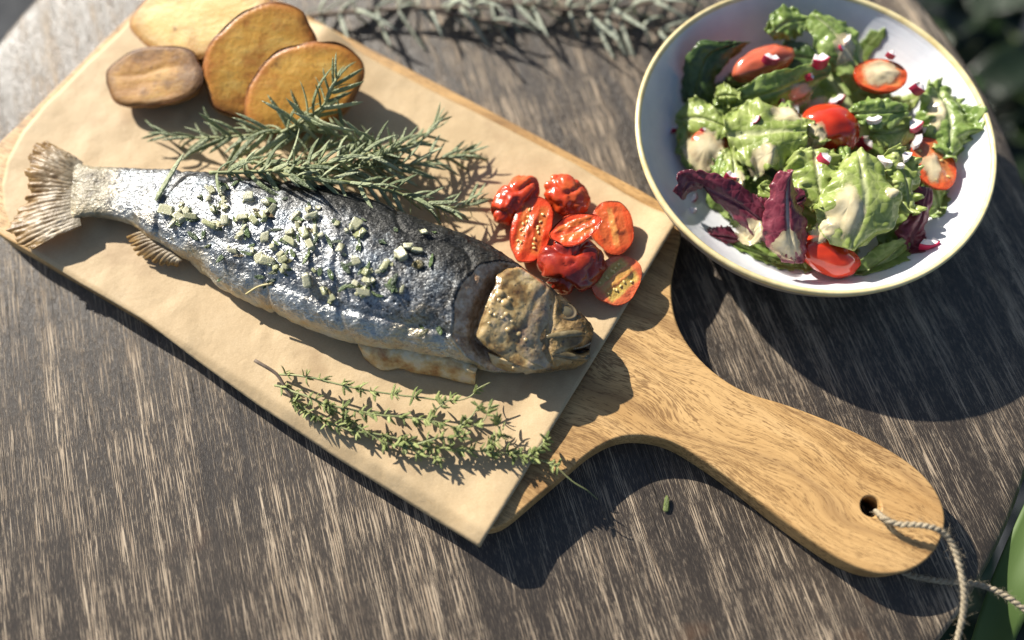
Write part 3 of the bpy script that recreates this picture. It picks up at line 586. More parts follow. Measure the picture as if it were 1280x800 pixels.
ROSB = green('pale_rosemary_needle', (.30, .33, .26), (.44, .48, .38), (.56, .60, .48))
STEM = simple('green_stem', [(.3, (.16, .19, .075)), (.6, (.27, .28, .12)), (.8, (.20, .15, .07))], 90, .6)
WOODY = simple('woody_stem', [(.3, (.09, .065, .045)), (.6, (.19, .14, .10)), (.8, (.28, .22, .16))], 160, .75)
NEED = [needle_mesh(k, ROSM, 'leaf', W=w, curve=c) for k, (w, c) in enumerate([(.062, .30), (.072, .50), (.056, -.25), (.066, .10), (.060, .70)])]
NEEDB = [needle_mesh(k, ROSB, 'leaf', W=w, curve=c) for k, (w, c) in enumerate([(.044, .45), (.050, .9), (.040, .1), (.046, 1.2)])]
def rosemary(label, stems, seed, needles, stem_m, lmin, lmax, floor, step=.0042, group=None, spread=(35, 75), r0=.0012):
    r = random.Random(seed); first = stems[0]; root = empty('rosemary_sprig', on(first[0][0], first[0][1], floor), label, 'rosemary', group)
    for si, st in enumerate(stems):
        P = spline(onp(st, 0), 60); seg = np.r_[0, np.cumsum(np.linalg.norm(np.diff(P, axis=0), axis=1))]; Lt = seg[-1]
        V, F = tube(P, np.linspace(r0, r0 * .45, 60), 7); stem_o = link('stem', mesh('stem', V, F, stem_m), root)
        d = .004; k = 0
        while d < Lt:
            t = d / Lt; p = Vector([np.interp(d, seg, P[:, c]) for c in range(3)]); q = Vector([np.interp(min(d + .002, Lt), seg, P[:, c]) for c in range(3)]); b = Vector([np.interp(max(d - .002, 0), seg, P[:, c]) for c in range(3)])
            tn = (q - b).normalized(); up = Vector((0, 0, 1)); sd = tn.cross(up).normalized(); up = sd.cross(tn)
            nl = 2 if r.random() < .45 else 3; ph = k * 1.57 + r.uniform(-.4, .4)
            for j in range(nl):
                a = ph + j * 6.283 / nl + r.uniform(-.35, .35); el = R(r.uniform(*spread)) * (1 - .55 * t ** 4); rad = sd * math.cos(a) + up * math.sin(a)
                dr = tn * math.cos(el) + rad * math.sin(el); L = r.uniform(lmin, lmax) * (1 - .45 * t ** 3) * (.75 + .25 * min(1, t * 5))
                tip = p + dr * L
                if tip.z < floor + .0015: dr.z += (floor + .0015 - tip.z) / L; dr.normalize()
                z = (tn if abs(dr.dot(tn)) < .95 else up); z = (z * -.6 + up * .7 + Vector((r.uniform(-.4, .4), r.uniform(-.4, .4), 0)))
                link('leaf', needles[r.randrange(len(needles))], stem_o, frame(p, dr, z) @ Matrix.Diagonal((L, L * r.uniform(.85, 1.25) * .017 / L if False else L * .9, L * .9, 1)))
            d += step * r.uniform(.75, 1.3); k += 1
z0 = PT
rosemary('rosemary sprig behind the fish pointing left, lying just below the potatoes', [[(505, 205, z0 + .010), (455, 180, z0 + .018), (385, 163, z0 + .020), (300, 170, z0 + .016), (235, 172, z0 + .010), (198, 166, z0 + .009)], [(352, 166, z0 + .020), (385, 148, z0 + .026), (407, 128, z0 + .032), (424, 92, z0 + .040)]], 3, NEED, STEM, .017, .029, z0, step=.0046)
rosemary('rosemary sprig behind the fish whose upper tip turns up over bare paper', [[(262, 216, z0 + .030), (330, 214, z0 + .032), (400, 206, z0 + .034), (470, 190, z0 + .026), (525, 176, z0 + .018), (549, 150, z0 + .018)]], 5, NEED, STEM, .016, .028, z0, step=.0046)
rosemary('rosemary sprig behind the fish reaching right towards the roasted tomatoes', [[(300, 200, z0 + .018), (380, 212, z0 + .024), (440, 210, z0 + .022), (520, 205, z0 + .016), (560, 196, z0 + .012), (588, 190, z0 + .010)], [(430, 211, z0 + .020), (470, 200, z0 + .022), (500, 185, z0 + .022)]], 8, NEED, STEM, .016, .027, z0, step=.0046)
rosemary('rosemary sprig along the back of the fish, tip nearest the roasted tomatoes', [[(350, 218, z0 + .034), (420, 226, z0 + .034), (485, 238, z0 + .026), (540, 256, z0 + .018), (575, 259, z0 + .014), (598, 250, z0 + .010)]], 12, NEED, STEM, .015, .025, z0, step=.0045)
ru = random.Random(3)
rosemary('pale green rosemary sprig on the table along the far edge, left one', [[(372, 22, .006), (450, 14, .009), (540, 10, .010), (640, 8, .010), (720, -6, .008)], [(530, 11, .010), (590, 22, .010), (640, 32, .008)]], 21, NEEDB, WOODY, .024, .040, .0, step=.0125, spread=(40, 88), r0=.0016)
rosemary('pale green rosemary sprig on the table running behind the salad bowl', [[(560, -6, .010), (640, 4, .011), (720, 14, .010), (790, 30, .008), (845, 44, .006), (880, 42, .006)], [(700, 12, .010), (790, 8, .009), (850, -10, .008)]], 25, NEEDB, WOODY, .024, .040, .0, step=.0125, spread=(40, 88), r0=.0016)
# one loose needle across the tail end of the fish
pa, na = on_fish(196, 252); pb = on(228, 190, PT + .03)
o = link('rosemary_needle', NEED[3], None, frame(pa + na * .001, pb - pa, (-.5, -.3, 1)) @ Matrix.Diagonal(((pb - pa).length, .028, .028, 1))); tag(o, 'single dark rosemary needle lying across the tail end of the fish', 'rosemary')

THYM = green('thyme_leaf', (.12, .16, .045), (.25, .30, .095), (.42, .46, .18), tr=.25)
THL = [needle_mesh(k, THYM, 'leaf', W=w, curve=c) for k, (w, c) in enumerate([(.13, .3), (.16, -.25), (.115, .6), (.175, .15)])]
def thyme(label, stem, seed, woody=0., twigs=(), l0=.0032, l1=.0060, node=.0075):
    r = random.Random(seed); root = empty('thyme_sprig', on(stem[0][0], stem[0][1], PT), label, 'thyme', 'thyme sprigs on the paper')
    for si, st in enumerate([stem] + list(twigs)):
        P = spline(onp(st, 0), 50); P[:, :2] += .0006 * np.stack([noise(P, 110, seed), noise(P, 110, seed + 3)], 1); seg = np.r_[0, np.cumsum(np.linalg.norm(np.diff(P, axis=0), axis=1))]; Lt = seg[-1]
        kw = int(50 * woody) if si == 0 else 0
        if kw > 2: V, F = tube(P[:kw + 1], np.linspace(.0010, .0008, kw + 1), 7); link('woody_stem', mesh('woody_stem', V, F, WOODY), root)
        V, F = tube(P[max(kw, 0):], np.linspace(.00065, .0003, 50 - kw), 6); stem_o = link('stem', mesh('stem', V, F, STEM), root)
        d = max(.004, Lt * woody * .8 if si == 0 else .004)
        while d < Lt + .001:
            t = min(1, d / Lt); p = Vector([np.interp(d, seg, P[:, c]) for c in range(3)]); b = Vector([np.interp(max(d - .004, 0), seg, P[:, c]) for c in range(3)]); tn = (p - b).normalized()
            up = Vector((0, 0, 1)); sd = tn.cross(up).normalized(); up = sd.cross(tn); n = r.randint(6, 10)
            for j in range(n):
                a = r.uniform(0, 6.283); el = R(r.uniform(25, 95)); dr = tn * math.cos(el) + (sd * math.cos(a) + up * math.sin(a)) * math.sin(el); L = r.uniform(l0, l1)
                pp = p + dr * .0004 + tn * r.uniform(-.0022, .0022)
                if pp.z + dr.z * L < PT + .001: dr.z = abs(dr.z) * .3; dr.normalize()
                link('leaf', THL[r.randrange(4)], stem_o, frame(pp, dr, tn * -.5 + up) @ Matrix.Scale(L, 4))
            d += node * r.uniform(.6, 1.25)
zt = PT + .004
thyme('uppermost thyme sprig on the paper, its bare tip curling up towards the fish', [(350, 468, zt), (388, 472, zt + .005), (426, 481, zt + .006), (472, 490, zt + .006), (551, 500, zt + .006), (584, 498, zt + .007), (598, 486, zt + .009), (613, 478, zt + .010)], 2, node=.0115)
thyme('second thyme sprig from the fish, straight and leafy', [(343, 482, zt), (375, 492, zt + .004), (408, 505, zt + .006), (472, 518, zt + .007), (537, 525, zt + .007), (573, 534, zt + .008), (602, 528, zt + .009), (612, 506, zt + .012)], 3, twigs=[[(537, 525, zt + .007), (548, 510, zt + .010), (560, 500, zt + .011)], [(573, 534, zt + .008), (590, 520, zt + .010), (596, 510, zt + .010)]], node=.0085)
thyme('lowest long thyme sprig with woody brown base, its thin end trailing over the board edge', [(318, 450, zt + .006), (347, 470, zt + .004), (366, 498, zt + .001), (392, 519, zt + .001), (430, 536, zt + .002), (480, 544, zt + .003), (523, 556, zt + .003), (605, 565, zt + .003), (659, 570, zt + .002), (696, 584, zt + .001)], 5, woody=.22, twigs=[[(605, 565, zt + .003), (625, 545, zt + .008), (622, 527, zt + .010)], [(659, 570, zt + .002), (672, 560, zt + .004), (679, 552, zt + .005)], [(523, 556, zt + .004), (545, 548, zt + .007), (575, 545, zt + .008)]], node=.0068)
thyme('short thyme sprig lying below the others', [(395, 500, zt + .001), (430, 520, zt + .002), (472, 548, zt + .003), (508, 560, zt + .003), (530, 568, zt + .003), (556, 574, zt + .004)], 9, node=.0085)
# thin root-like end of the lowest sprig beyond the paper
pt = bpy.data.objects.get('thyme_sprig.002'); V, F = tube(spline(onp([(696, 584, zt + .001), (716, 602, BT + .004), (734, 613, BT + .002), (747, 624, .014)], 0), 16), np.linspace(.0004, .00018, 16), 5); link('stem', mesh('stem', V, F, STEM), pt)
# fallen leaf on the table, small twigs of charred herb on the paper
o = link('thyme_leaf', THL[3], None, frame(on(832, 640, .001), on(834, 618, .003) - on(832, 640, .001), (0, 0, 1)) @ Matrix.Scale(.0088, 4)); tag(o, 'single small green leaf fallen on the dark table by the handle', 'leaf')

# ------------------------------------------------------------------ halves of potato and tomato
def disc_grid(nr, na):
    r = np.linspace(0, 1, nr)[:, None] * np.ones((1, na)); a = np.linspace(0, 2 * math.pi, na, endpoint=False)[None] * np.ones((nr, 1)); return r, a
def basis(n, theta):
    n = Vector(n).normalized(); x0 = AX * math.cos(theta) + AY * math.sin(theta); x = (x0 - n * x0.dot(n)).normalized(); return np.array(x), np.array(n.cross(x)), np.array(n)
def settle(P_list, px, py, floor):
    """slide the pieces along the sight line through (px,py) until the lowest point rests at floor."""
    mz = min(P[..., 2].min() for P in P_list); d = ray(px, py); t = (floor - mz) / d.z; return [P + np.array(d * t) for P in P_list]
def half(px, py, a, b, dep, n, theta, floor, seed, face_fn=None, lump=.05, wr=.0, lip=.0006, nr=26, na=64, z0=.03, egg=0., rim=0.):
    """cut half: returns (face grid, skin grid, uv)"""
    C = np.array(on(px, py, z0)); sc = (Vector(C) - Vector((0, 0, CAM_H))).dot(AF) / FPX; a *= sc; b *= sc; dep *= sc; X, Y, N = basis(n, theta)
    r, t = disc_grid(nr, na); out = 1 + lump * noise(np.stack([np.cos(t), np.sin(t), 0 * t + seed], -1), 1.3, seed, 2) + egg * np.cos(t)
    lx, ly = r * np.cos(t), r * np.sin(t); h = face_fn(lx, ly, r) if face_fn is not None else 0 * r
    face = C + X * (a * out * lx)[..., None] + Y * (b * out * ly)[..., None] + N * np.asarray(h)[..., None]
    q = np.linspace(0, 1, nr)[:, None] * np.ones((1, na)); ang = q * math.pi / 2; rr = np.cos(ang); dd = -dep * np.sin(ang)
    rr = rr + .012 * np.exp(-(q / .05) ** 2); dd = dd + rim + lip * np.exp(-(q / .03) ** 2); rr = np.where(q == 0, .985, rr)
    S = C + X * (a * out * rr * np.cos(t))[..., None] + Y * (b * out * rr * np.sin(t))[..., None] + N * dd[..., None]
    dirs = S - (C - N * dep * .3); dirs /= np.linalg.norm(dirs, axis=-1)[..., None]
    S = S + dirs * ((lump * .35 * a * noise(S, 60, seed + 4, 2) + wr * np.abs(noise(S, 190, seed + 6, 2)) * smooth(.02, .15, q))[..., None])
    face, S = settle([face, S], px, py, floor)
    uvf = np.stack([lx * .5 + .5, ly * .5 + .5], -1).reshape(-1, 2)
    return face, S, uvf
def radial_mesh(name, G, m, uv=None, flip=False):
    nr, na = G.shape[:2]; return mesh(name, G.reshape(-1, 3), gridF(nr, na, cv=True, flip=flip), m, uv=uv)

def potato_flesh(name, c0, c1, c2, brown, rg=.4, ct=.2):
    m = M(name); o = m.co(); uv = m.n('ShaderNodeVectorMath', operation='DISTANCE'); m.l(m.co('UV'), uv.inputs[0]); uv.inputs[1].default_value = (.5, .5, 0)
    w = m.noise(o, 55, 4, .6); st = m.noise(m.map(o, (30, 130, 60)), 1, 3, .6); f = m.math('ADD', m.math('MULTIPLY', w, .55), m.math('MULTIPLY', st, .45))
    c = m.ramp(f, (.30, c0), (.5, c1), (.68, c2)); e = m.math('ADD', uv.outputs['Value'], m.math('MULTIPLY', m.math('SUBTRACT', w, .5), .22))
    c = m.mix(m.ramp(e, (.36, 0.), (.45, .6), (.50, 1.)), c, brown); c = m.mix(m.ramp(uv.outputs['Value'], (.475, 0.), (.50, .8)), c, (.14, .05, .012))
    c = m.mix(m.ramp(m.noise(o, 120, 3), (.64, 0.), (.74, .7)), c, (.16, .065, .018)); c = m.mix(m.ramp(m.noise(o, 42, 4, .65), (.50, 0.), (.64, .7)), c, brown)
    return m.out(c, rg, spec=.35, nrm=m.bump(m.math('ADD', m.math('MULTIPLY', st, .8), m.math('ADD', m.math('MULTIPLY', m.noise(o, 60, 2, .5), 2.5), m.noise(o, 420, 4))), .28, .0012), sss=.25, ssr=(1, .6, .25), sscale=.004, coat=ct)
PFL1 = potato_flesh('potato_flesh_pale', (.48, .31, .085), (.58, .41, .14), (.62, .48, .20), (.36, .175, .04), .55, .0)
PFL2 = potato_flesh('potato_flesh_fried', (.50, .21, .030), (.63, .33, .058), (.70, .45, .12), (.38, .125, .018))
PFL3 = potato_flesh('potato_flesh_browned', (.22, .085, .014), (.38, .19, .038), (.50, .30, .085), (.075, .026, .006), .6, .0)
PSK = simple('potato_skin', [(.3, (.13, .052, .016)), (.5, (.25, .115, .035)), (.7, (.36, .19, .065))], 70, .45, .5, .0012, coat=.15)
def potato(label, fl, px, py, a, b, dep, n, th, seed, fz, egg=0.):
    def fn(lx, ly, r): return -.0010 * smooth(.88, 1.0, r) ** 1.3 + .0009 * (1 - r ** 2) * fz + .0007 * noise(np.stack([lx, ly, 0 * r + seed], -1), 1.8, seed, 1) * (1 - r ** 6) - (.0004 if seed == 18 else 0.) * np.exp(-((ly - .18 - .15 * np.sin(lx * 2.5)) / .10) ** 2) * (1 - r ** 2)
    f, s, uv = half(px, py, a, b, dep, n, th, PT + .0006, seed, fn, lump=.12, egg=egg, rim=-.0011)
    root = empty('roast_potato', (float(s[..., 0].mean()), float(s[..., 1].mean()), PT), label, 'potato', 'roast potato halves'); link('flesh', radial_mesh('flesh', f, fl, uv, flip=False), root); link('skin', radial_mesh('skin', s, PSK), root)
potato('pale yellow roast potato half at the back, cut off by the top of the picture', PFL1, 255, 18, 98, 54, 45, (-.22, -.24, .94), R(-4), 4, 1)
potato('large orange brown roast potato half standing on edge between two others', PFL2, 322, 76, 80, 60, 42, (.0, -.46, .88), R(38), 9, 1, .05)
potato('orange roast potato half behind the rosemary, rightmost of the potatoes', PFL2, 378, 110, 76, 52, 34, (.0, -.44, .90), R(26), 14, 1, .03)
potato('small browned roast potato half lying flat, leftmost of the potatoes', PFL3, 187, 96, 66, 42, 30, (-.15, -.22, .96), R(-3), 18, -.3)

def tomato_face(name, wall, chamber, core, wet=.35):
    m = M(name); o = m.co(); uv = m.sep(m.co('UV')); x = m.math('MULTIPLY', m.math('SUBTRACT', uv[0], .5), 2.); y = m.math('MULTIPLY', m.math('SUBTRACT', uv[1], .5), 2.)
    w = m.noise(o, 260, 3, .6); ay = m.math('ABSOLUTE', m.math('ADD', y, m.math('MULTIPLY', m.math('SUBTRACT', w, .5), .25))); ax = m.math('ABSOLUTE', x)
    ch = m.math('MULTIPLY', m.ramp(ay, (.14, 0.), (.24, 1.), (.56, 1.), (.68, 0.)), m.ramp(ax, (.62, 1.), (.78, 0.)))
    co_ = m.math('MULTIPLY', m.ramp(ay, (.10, 1.), (.2, 0.)), m.ramp(ax, (.6, 1.), (.8, 0.)))
    c = m.mix(m.ramp(w, (.3, 0.), (.7, 1.)), wall, tuple(min(1, k * 1.45) for k in wall)); c = m.mix(ch, c, chamber); c = m.mix(m.math('MULTIPLY', co_, .8), c, core)
    return m.out(c, .24, nrm=m.bump(m.math('ADD', w, m.noise(o, 700, 3)), .45, .0008), sss=.25, ssr=(1, .25, .08), sscale=.004, coat=wet)
def tomato_skin(name, stops, scale=90, bstr=.3, rough=.26):
    m = M(name); o = m.co(); c = m.ramp(m.noise(o, scale, 3, .6), *stops)
    return m.out(c, rough, nrm=m.bump(m.noise(o, scale * 2.2, 3, .6), bstr, .0012), sss=.12, ssr=(1, .2, .06), sscale=.002, coat=.35)
TFR = tomato_face('roasted_tomato_flesh', (.52, .050, .012), (.54, .13, .025), (.54, .085, .018))
TFO = tomato_face('roasted_tomato_flesh_orange', (.52, .075, .018), (.54, .11, .028), (.64, .30, .08))
TFY = tomato_face('roasted_tomato_flesh_yellow', (.52, .12, .045), (.52, .34, .085), (.52, .32, .08))
TSR = tomato_skin('roasted_tomato_skin', [(.3, (.32, .022, .007)), (.5, (.52, .05, .011)), (.72, (.56, .11, .025))])
TSD = tomato_skin('dark_roasted_tomato_skin', [(.3, (.09, .008, .006)), (.5, (.26, .018, .008)), (.72, (.40, .04, .012))])
SEED = simple('tomato_seed', [(.3, (.60, .42, .12)), (.7, (.70, .55, .22))], 300, .3, coat=.4)
def seed_mesh():
    bm = bmesh.new(); bmesh.ops.create_icosphere(bm, subdivisions=2, radius=1); me = bpy.data.meshes.new('seed'); bm.to_mesh(me); bm.free(); me.transform(Matrix.Diagonal((1, .65, .4, 1))); me.materials.append(SEED); me.polygons.foreach_set('use_smooth', [True] * len(me.polygons)); return me
SEEDM = seed_mesh()
def tomato_half(name, label, fm, sm, px, py, a, b, dep, n, th, seed, floor, group, wr=.0008, seeds=8, z0=.03, sink=1., lump=.09):
    def fn(lx, ly, r):
        ch = smooth(.14, .26, np.abs(ly)) * (1 - smooth(.5, .7, np.abs(ly))) * (1 - smooth(.55, .8, np.abs(lx)))
        return -.0004 * sink * ch + .0012 * (1 - r ** 2) * sink + .0007 * noise(np.stack([lx, ly, 0 * r + seed], -1), 3, seed, 2) * (1 - r ** 8)
    f, s, uv = half(px, py, a, b, dep, n, th, floor, seed, fn, lump=lump, wr=wr, lip=.0003, z0=z0)
    root = empty(name, (float(s[..., 0].mean()), float(s[..., 1].mean()), float(s[..., 2].min())), label, 'tomato', group); fo = link('flesh', radial_mesh('flesh', f, fm, uv), root); link('skin', radial_mesh('skin', s, sm), root)
    r = random.Random(seed); N = Vector(n).normalized(); nr, na = f.shape[:2]
    for k in range(seeds):
        sg = 1 if k % 2 else -1; lx = -.5 + (k // 2) / max(1, (seeds // 2 - 1)) * 1.0 + r.uniform(-.1, .1); ly = sg * r.uniform(.28, .5); rr = min(.9, math.hypot(lx, ly)); t = math.atan2(ly, lx) % 6.2832
        p = f[int(rr * (nr - 1)), int(t / 6.2832 * na) % na]; link('seed', SEEDM, fo, frame(Vector(p) + N * .0003, (r.uniform(-1, 1), r.uniform(-1, 1), r.uniform(-.2, .2)), N) @ Matrix.Scale(.0011, 4))
    return f, s
def blob(name, label, m, px, py, a, b, c, th, seed, floor, group, z0=.03, wr=.0015, cr=.0, n=(0, -.3, .95), scar=None, fold=0.):
    C = np.array(on(px, py, z0)); sc = (Vector(C) - Vector((0, 0, CAM_H))).dot(AF) / FPX; X, Y, N = basis(n, th); nu, nv = 44, 72
    u = np.linspace(.0, math.pi, nu)[:, None] * np.ones((1, nv)); v = np.linspace(0, 2 * math.pi, nv, endpoint=False)[None] * np.ones((nu, 1))
    lx, ly, lz = np.cos(u), np.sin(u) * np.cos(v), np.sin(u) * np.sin(v); L = np.stack([lx, ly, lz], -1)
    k = 1 + .10 * noise(L, 1.4, seed, 2) - fold * np.exp(-(noise(L, 1.1, seed + 9) / .13) ** 2)
    P = C + X * (a * sc * lx * k)[..., None] + Y * (b * sc * ly * k)[..., None] + N * (c * sc * lz * k)[..., None]
    D = P - C; D /= np.linalg.norm(D, axis=-1)[..., None] + 1e-9
    w = np.abs(noise(P * np.array((1, 1, 1.)), 150, seed + 2, 2)); fade = np.sin(u) ** .5
    P = P - D * ((wr * (1 - smooth(0, .35, w)) + cr * noise(P, 420, seed + 5, 2)) * fade)[..., None]
    P, = settle([P], px, py, floor)
    me = mesh(name, P.reshape(-1, 3), gridF(nu, nv, cv=True), m)
    root = empty(name, (float(P[..., 0].mean()), float(P[..., 1].mean()), float(P[..., 2].min())), label, 'tomato', group); link('skin', me, root); return root, P
RG = 'roasted tomatoes beside the fish'; TFL = PT + .0006
blob('roasted_tomato', 'wrinkled red roasted tomato at the back left of the pile', TSR, 644, 250, 38, 24, 20, R(48), 3, TFL, RG, wr=.0010, fold=.20)
blob('roasted_tomato', 'wrinkled red roasted tomato at the back of the pile, pointed top', TSR, 707, 244, 34, 25, 20, R(-38), 7, TFL, RG, wr=.0009, fold=.16)
tomato_half('roasted_tomato', 'long roasted tomato half with pale seeds, cut side up, at the front left', TFR, TSR, 664, 286, 44, 26, 24, (-.08, -.20, .97), R(78), 11, TFL, RG, seeds=16, wr=.001)
blob('roasted_tomato', 'big dark red collapsed roasted tomato at the front of the pile', TSD, 714, 331, 42, 37, 24, R(-15), 17, TFL, RG, wr=.0012, fold=.24)
tomato_half('roasted_tomato', 'flattened torn roasted tomato piece lying on top in the middle of the pile', TFR, TSR, 720, 285, 32, 17, 8, (-.15, -.10, .97), R(18), 23, PT + .021, RG, seeds=0, sink=-.9, wr=.001, lump=.2)
tomato_half('roasted_tomato', 'orange red roasted tomato half with pale core, furthest right at the back', TFO, TSR, 766, 283, 36, 26, 26, (-.02, -.20, .97), R(100), 29, TFL, RG, seeds=0, wr=.0006)
tomato_half('roasted_tomato', 'roasted tomato half with yellow green seeds, nearest the board handle', TFY, TSR, 770, 350, 34, 29, 22, (-.02, -.14, .98), R(40), 31, TFL, RG, seeds=14, wr=.0006)

# ------------------------------------------------------------------ twine through the hole in the handle
def twine():
    m = M('jute'); o = m.co(); m.out(m.ramp(m.noise(o, 900, 3, .6), (.3, (.20, .16, .105)), (.55, (.33, .275, .19)), (.75, (.46, .40, .29))), .85, nrm=m.bump(m.noise(o, 2500, 3), .6, .0005))
    root = empty('twine_loop', (HOLE.x, HOLE.y, 0), 'beige twine threaded through the hole in the board handle', 'twine')
    r = random.Random(4); FV = []; FF = []
    A = onp([(1092, 640, .006), (1096, 640, .015), (1104, 647, BT + .005), (1122, 655, BT + .007), (1146, 656, BT + .009), (1168, 660, BT + .009), (1184, 671, BT + .006), (1194, 690, .022), (1201, 715, .020), (1205, 740, .017), (1204, 765, .012), (1199, 790, .006), (1190, 830, -.004), (1185, 860, -.02)], 0)
    B = onp([(1091, 640, .003), (1108, 690, .0035), (1128, 714, .0035), (1150, 722, .003), (1182, 727, .003), (1214, 729, .003), (1240, 736, .003), (1262, 748, .003), (1284, 765, .002), (1310, 790, -.004), (1330, 830, -.03)], 0)
    for path in (A, B):
        P = spline(path, 260); seg = np.r_[0, np.cumsum(np.linalg.norm(np.diff(P, axis=0), axis=1))]; t = np.gradient(P, axis=0); t /= np.linalg.norm(t, axis=1)[:, None]
        b = np.cross(t, (.1, .2, 1.)); b /= np.linalg.norm(b, axis=1)[:, None]; k = np.cross(b, t)
        for ply in range(2):
            a = seg / .0062 * 2 * math.pi + ply * math.pi; Q = P + (b * np.cos(a)[:, None] + k * np.sin(a)[:, None]) * .00062
            V, F = tube(Q, .00102 + .00014 * np.array(noise(Q, 500, ply)), 8); link('strand', mesh('strand', V, F, m.m), root)
        for i in range(420):
            j = r.randrange(4, 250); d = Vector((r.gauss(0, 1), r.gauss(0, 1), r.gauss(0, .8))).normalized(); p = Vector(P[j]) + d * .0012; tt = Vector(t[j]) * r.choice((-1, 1)); L = r.uniform(.0015, .0065)
            c = [p, p + tt * L * .4 + d * L * .25, p + tt * L * .7 + d * L * .6 + Vector((r.gauss(0, 1), r.gauss(0, 1), r.gauss(0, .6))) * L * .15]
            V, F = tube(c, [.00006, .00005, .00003], 3, caps=False, off=len(FV)); FV += list(V); FF += F
    f = link('fibre', mesh('fibre', FV, FF, m.m), root); tag(f, kind='stuff')
twine()

# ------------------------------------------------------------------ bowl
BH = .05; BC = np.array((.401, .671)) * (CAM_H - BH); BR = .24 * (CAM_H - BH)
BIN = [(.0, .0085), (.20, .0085), (.40, .0092), (.55, .0115), (.68, .0165), (.78, .0230), (.86, .0310), (.92, .0390), (.955, .0450), (.966, .0478)]
def bowl():
    glaze = M('pale_glaze'); o = glaze.co(); w = glaze.noise(o, 45, 4, .6); sp = glaze.ramp(glaze.noise(o, 900, 2), (.70, 0.), (.76, 1.)); rg = glaze.noise(glaze.map(o, (30, 30, 500)), 1, 2)
    c = glaze.ramp(w, (.3, (.60, .62, .67)), (.6, (.72, .73, .76))); c = glaze.mix(glaze.math('MULTIPLY', sp, .35), c, (.35, .33, .33)); glaze.out(c, .28, nrm=glaze.bump(glaze.math('ADD', rg, w), .2, .0012), coat=.3)
    yr = M('yellow_rim_glaze'); o = yr.co(); c = yr.ramp(yr.noise(o, 120, 3), (.3, (.55, .44, .20)), (.6, (.68, .58, .32))); yr.out(c, .3, nrm=yr.bump(yr.noise(o, 200, 3), .2, .0006), coat=.3)
    ext = simple('bowl_outside', [(.3, (.22, .21, .19)), (.7, (.34, .32, .28))], 60, .5, .2)
    root = empty('salad_bowl', (BC[0], BC[1], 0), 'pale blue grey ceramic bowl with a yellow rim, holding salad', 'bowl')
    n = 128
    def lathe(prof, name, m):
        V = [(BC[0] + BR * r * math.cos(2 * math.pi * j / n), BC[1] + BR * r * math.sin(2 * math.pi * j / n), z) for r, z in prof for j in range(n)]
        link(name, mesh(name, V, gridF(len(prof), n, cv=True, flip=True), m), root)
    fine = spline(BIN, 40)
    lathe([tuple(p) for p in fine], 'bowl_inside', glaze.m)
    lathe([(.966, .0478), (.969, .0490), (.976, .0497), (.985, .05), (.993, .0497), (.9985, .0489), (.9985, .0478), (.996, .0466)], 'rim', yr.m)
    lathe([(.996, .0466), (.985, .043), (.95, .035), (.88, .025), (.78, .016), (.64, .009), (.52, .0055), (.50, .003), (.495, .0), (.46, .0), (.45, .003), (0, .003)], 'bowl_outside', ext)
bowl()

# ------------------------------------------------------------------ salad
SAL_V = []; SAL_F = []
def add_bvh(P, F):
    off = sum(len(v) for v in SAL_V); SAL_V.append(np.asarray(P).reshape(-1, 3)); SAL_F.extend([tuple(k + off for k in f) for f in F])
def lettuce_mat(name, dark, mid, light, rib, tr=.36, rough=.33):
    m = M(name); uv = m.sep(m.co('UV')); o = m.co(); y = m.math('ABSOLUTE', m.math('SUBTRACT', uv[1], .5)); w = m.noise(o, 90, 4, .6); r = m.rnd()
    e = m.n('ShaderNodeTexVoronoi', feature='DISTANCE_TO_EDGE'); m.l(m.map(o, (1, 1, 1)), e.inputs['Vector']); e.inputs['Scale'].default_value = 170
    c = m.ramp(w, (.3, dark), (.5, mid), (.7, light)); c = m.mix(m.ramp(e.outputs['Distance'], (.0, .55), (.10, 0.)), c, light)
    c = m.mix(m.ramp(m.math('ADD', y, m.math('MULTIPLY', uv[0], .03)), (.0, .95), (.035, .75), (.075, 0.)), c, rib)
    h = m.math('ADD', m.math('MULTIPLY', m.ramp(e.outputs['Distance'], (0., 0.), (.35, 1.)), 1.), m.noise(o, 400, 3))
    return m.out(c, rough, nrm=m.bump(h, .35, .0009), spec=.5, trans=(tr, light), coat=.2)
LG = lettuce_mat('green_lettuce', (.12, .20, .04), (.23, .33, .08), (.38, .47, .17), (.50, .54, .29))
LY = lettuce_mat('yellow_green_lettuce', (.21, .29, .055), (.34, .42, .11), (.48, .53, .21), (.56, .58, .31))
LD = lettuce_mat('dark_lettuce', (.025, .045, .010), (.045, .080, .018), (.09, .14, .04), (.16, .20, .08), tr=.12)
LR = lettuce_mat('radicchio', (.060, .008, .016), (.115, .016, .030), (.19, .045, .065), (.30, .13, .15), tr=.12)
LRW = lettuce_mat('white_ribbed_radicchio', (.075, .010, .018), (.16, .020, .036), (.26, .06, .08), (.62, .55, .50), tr=.12)
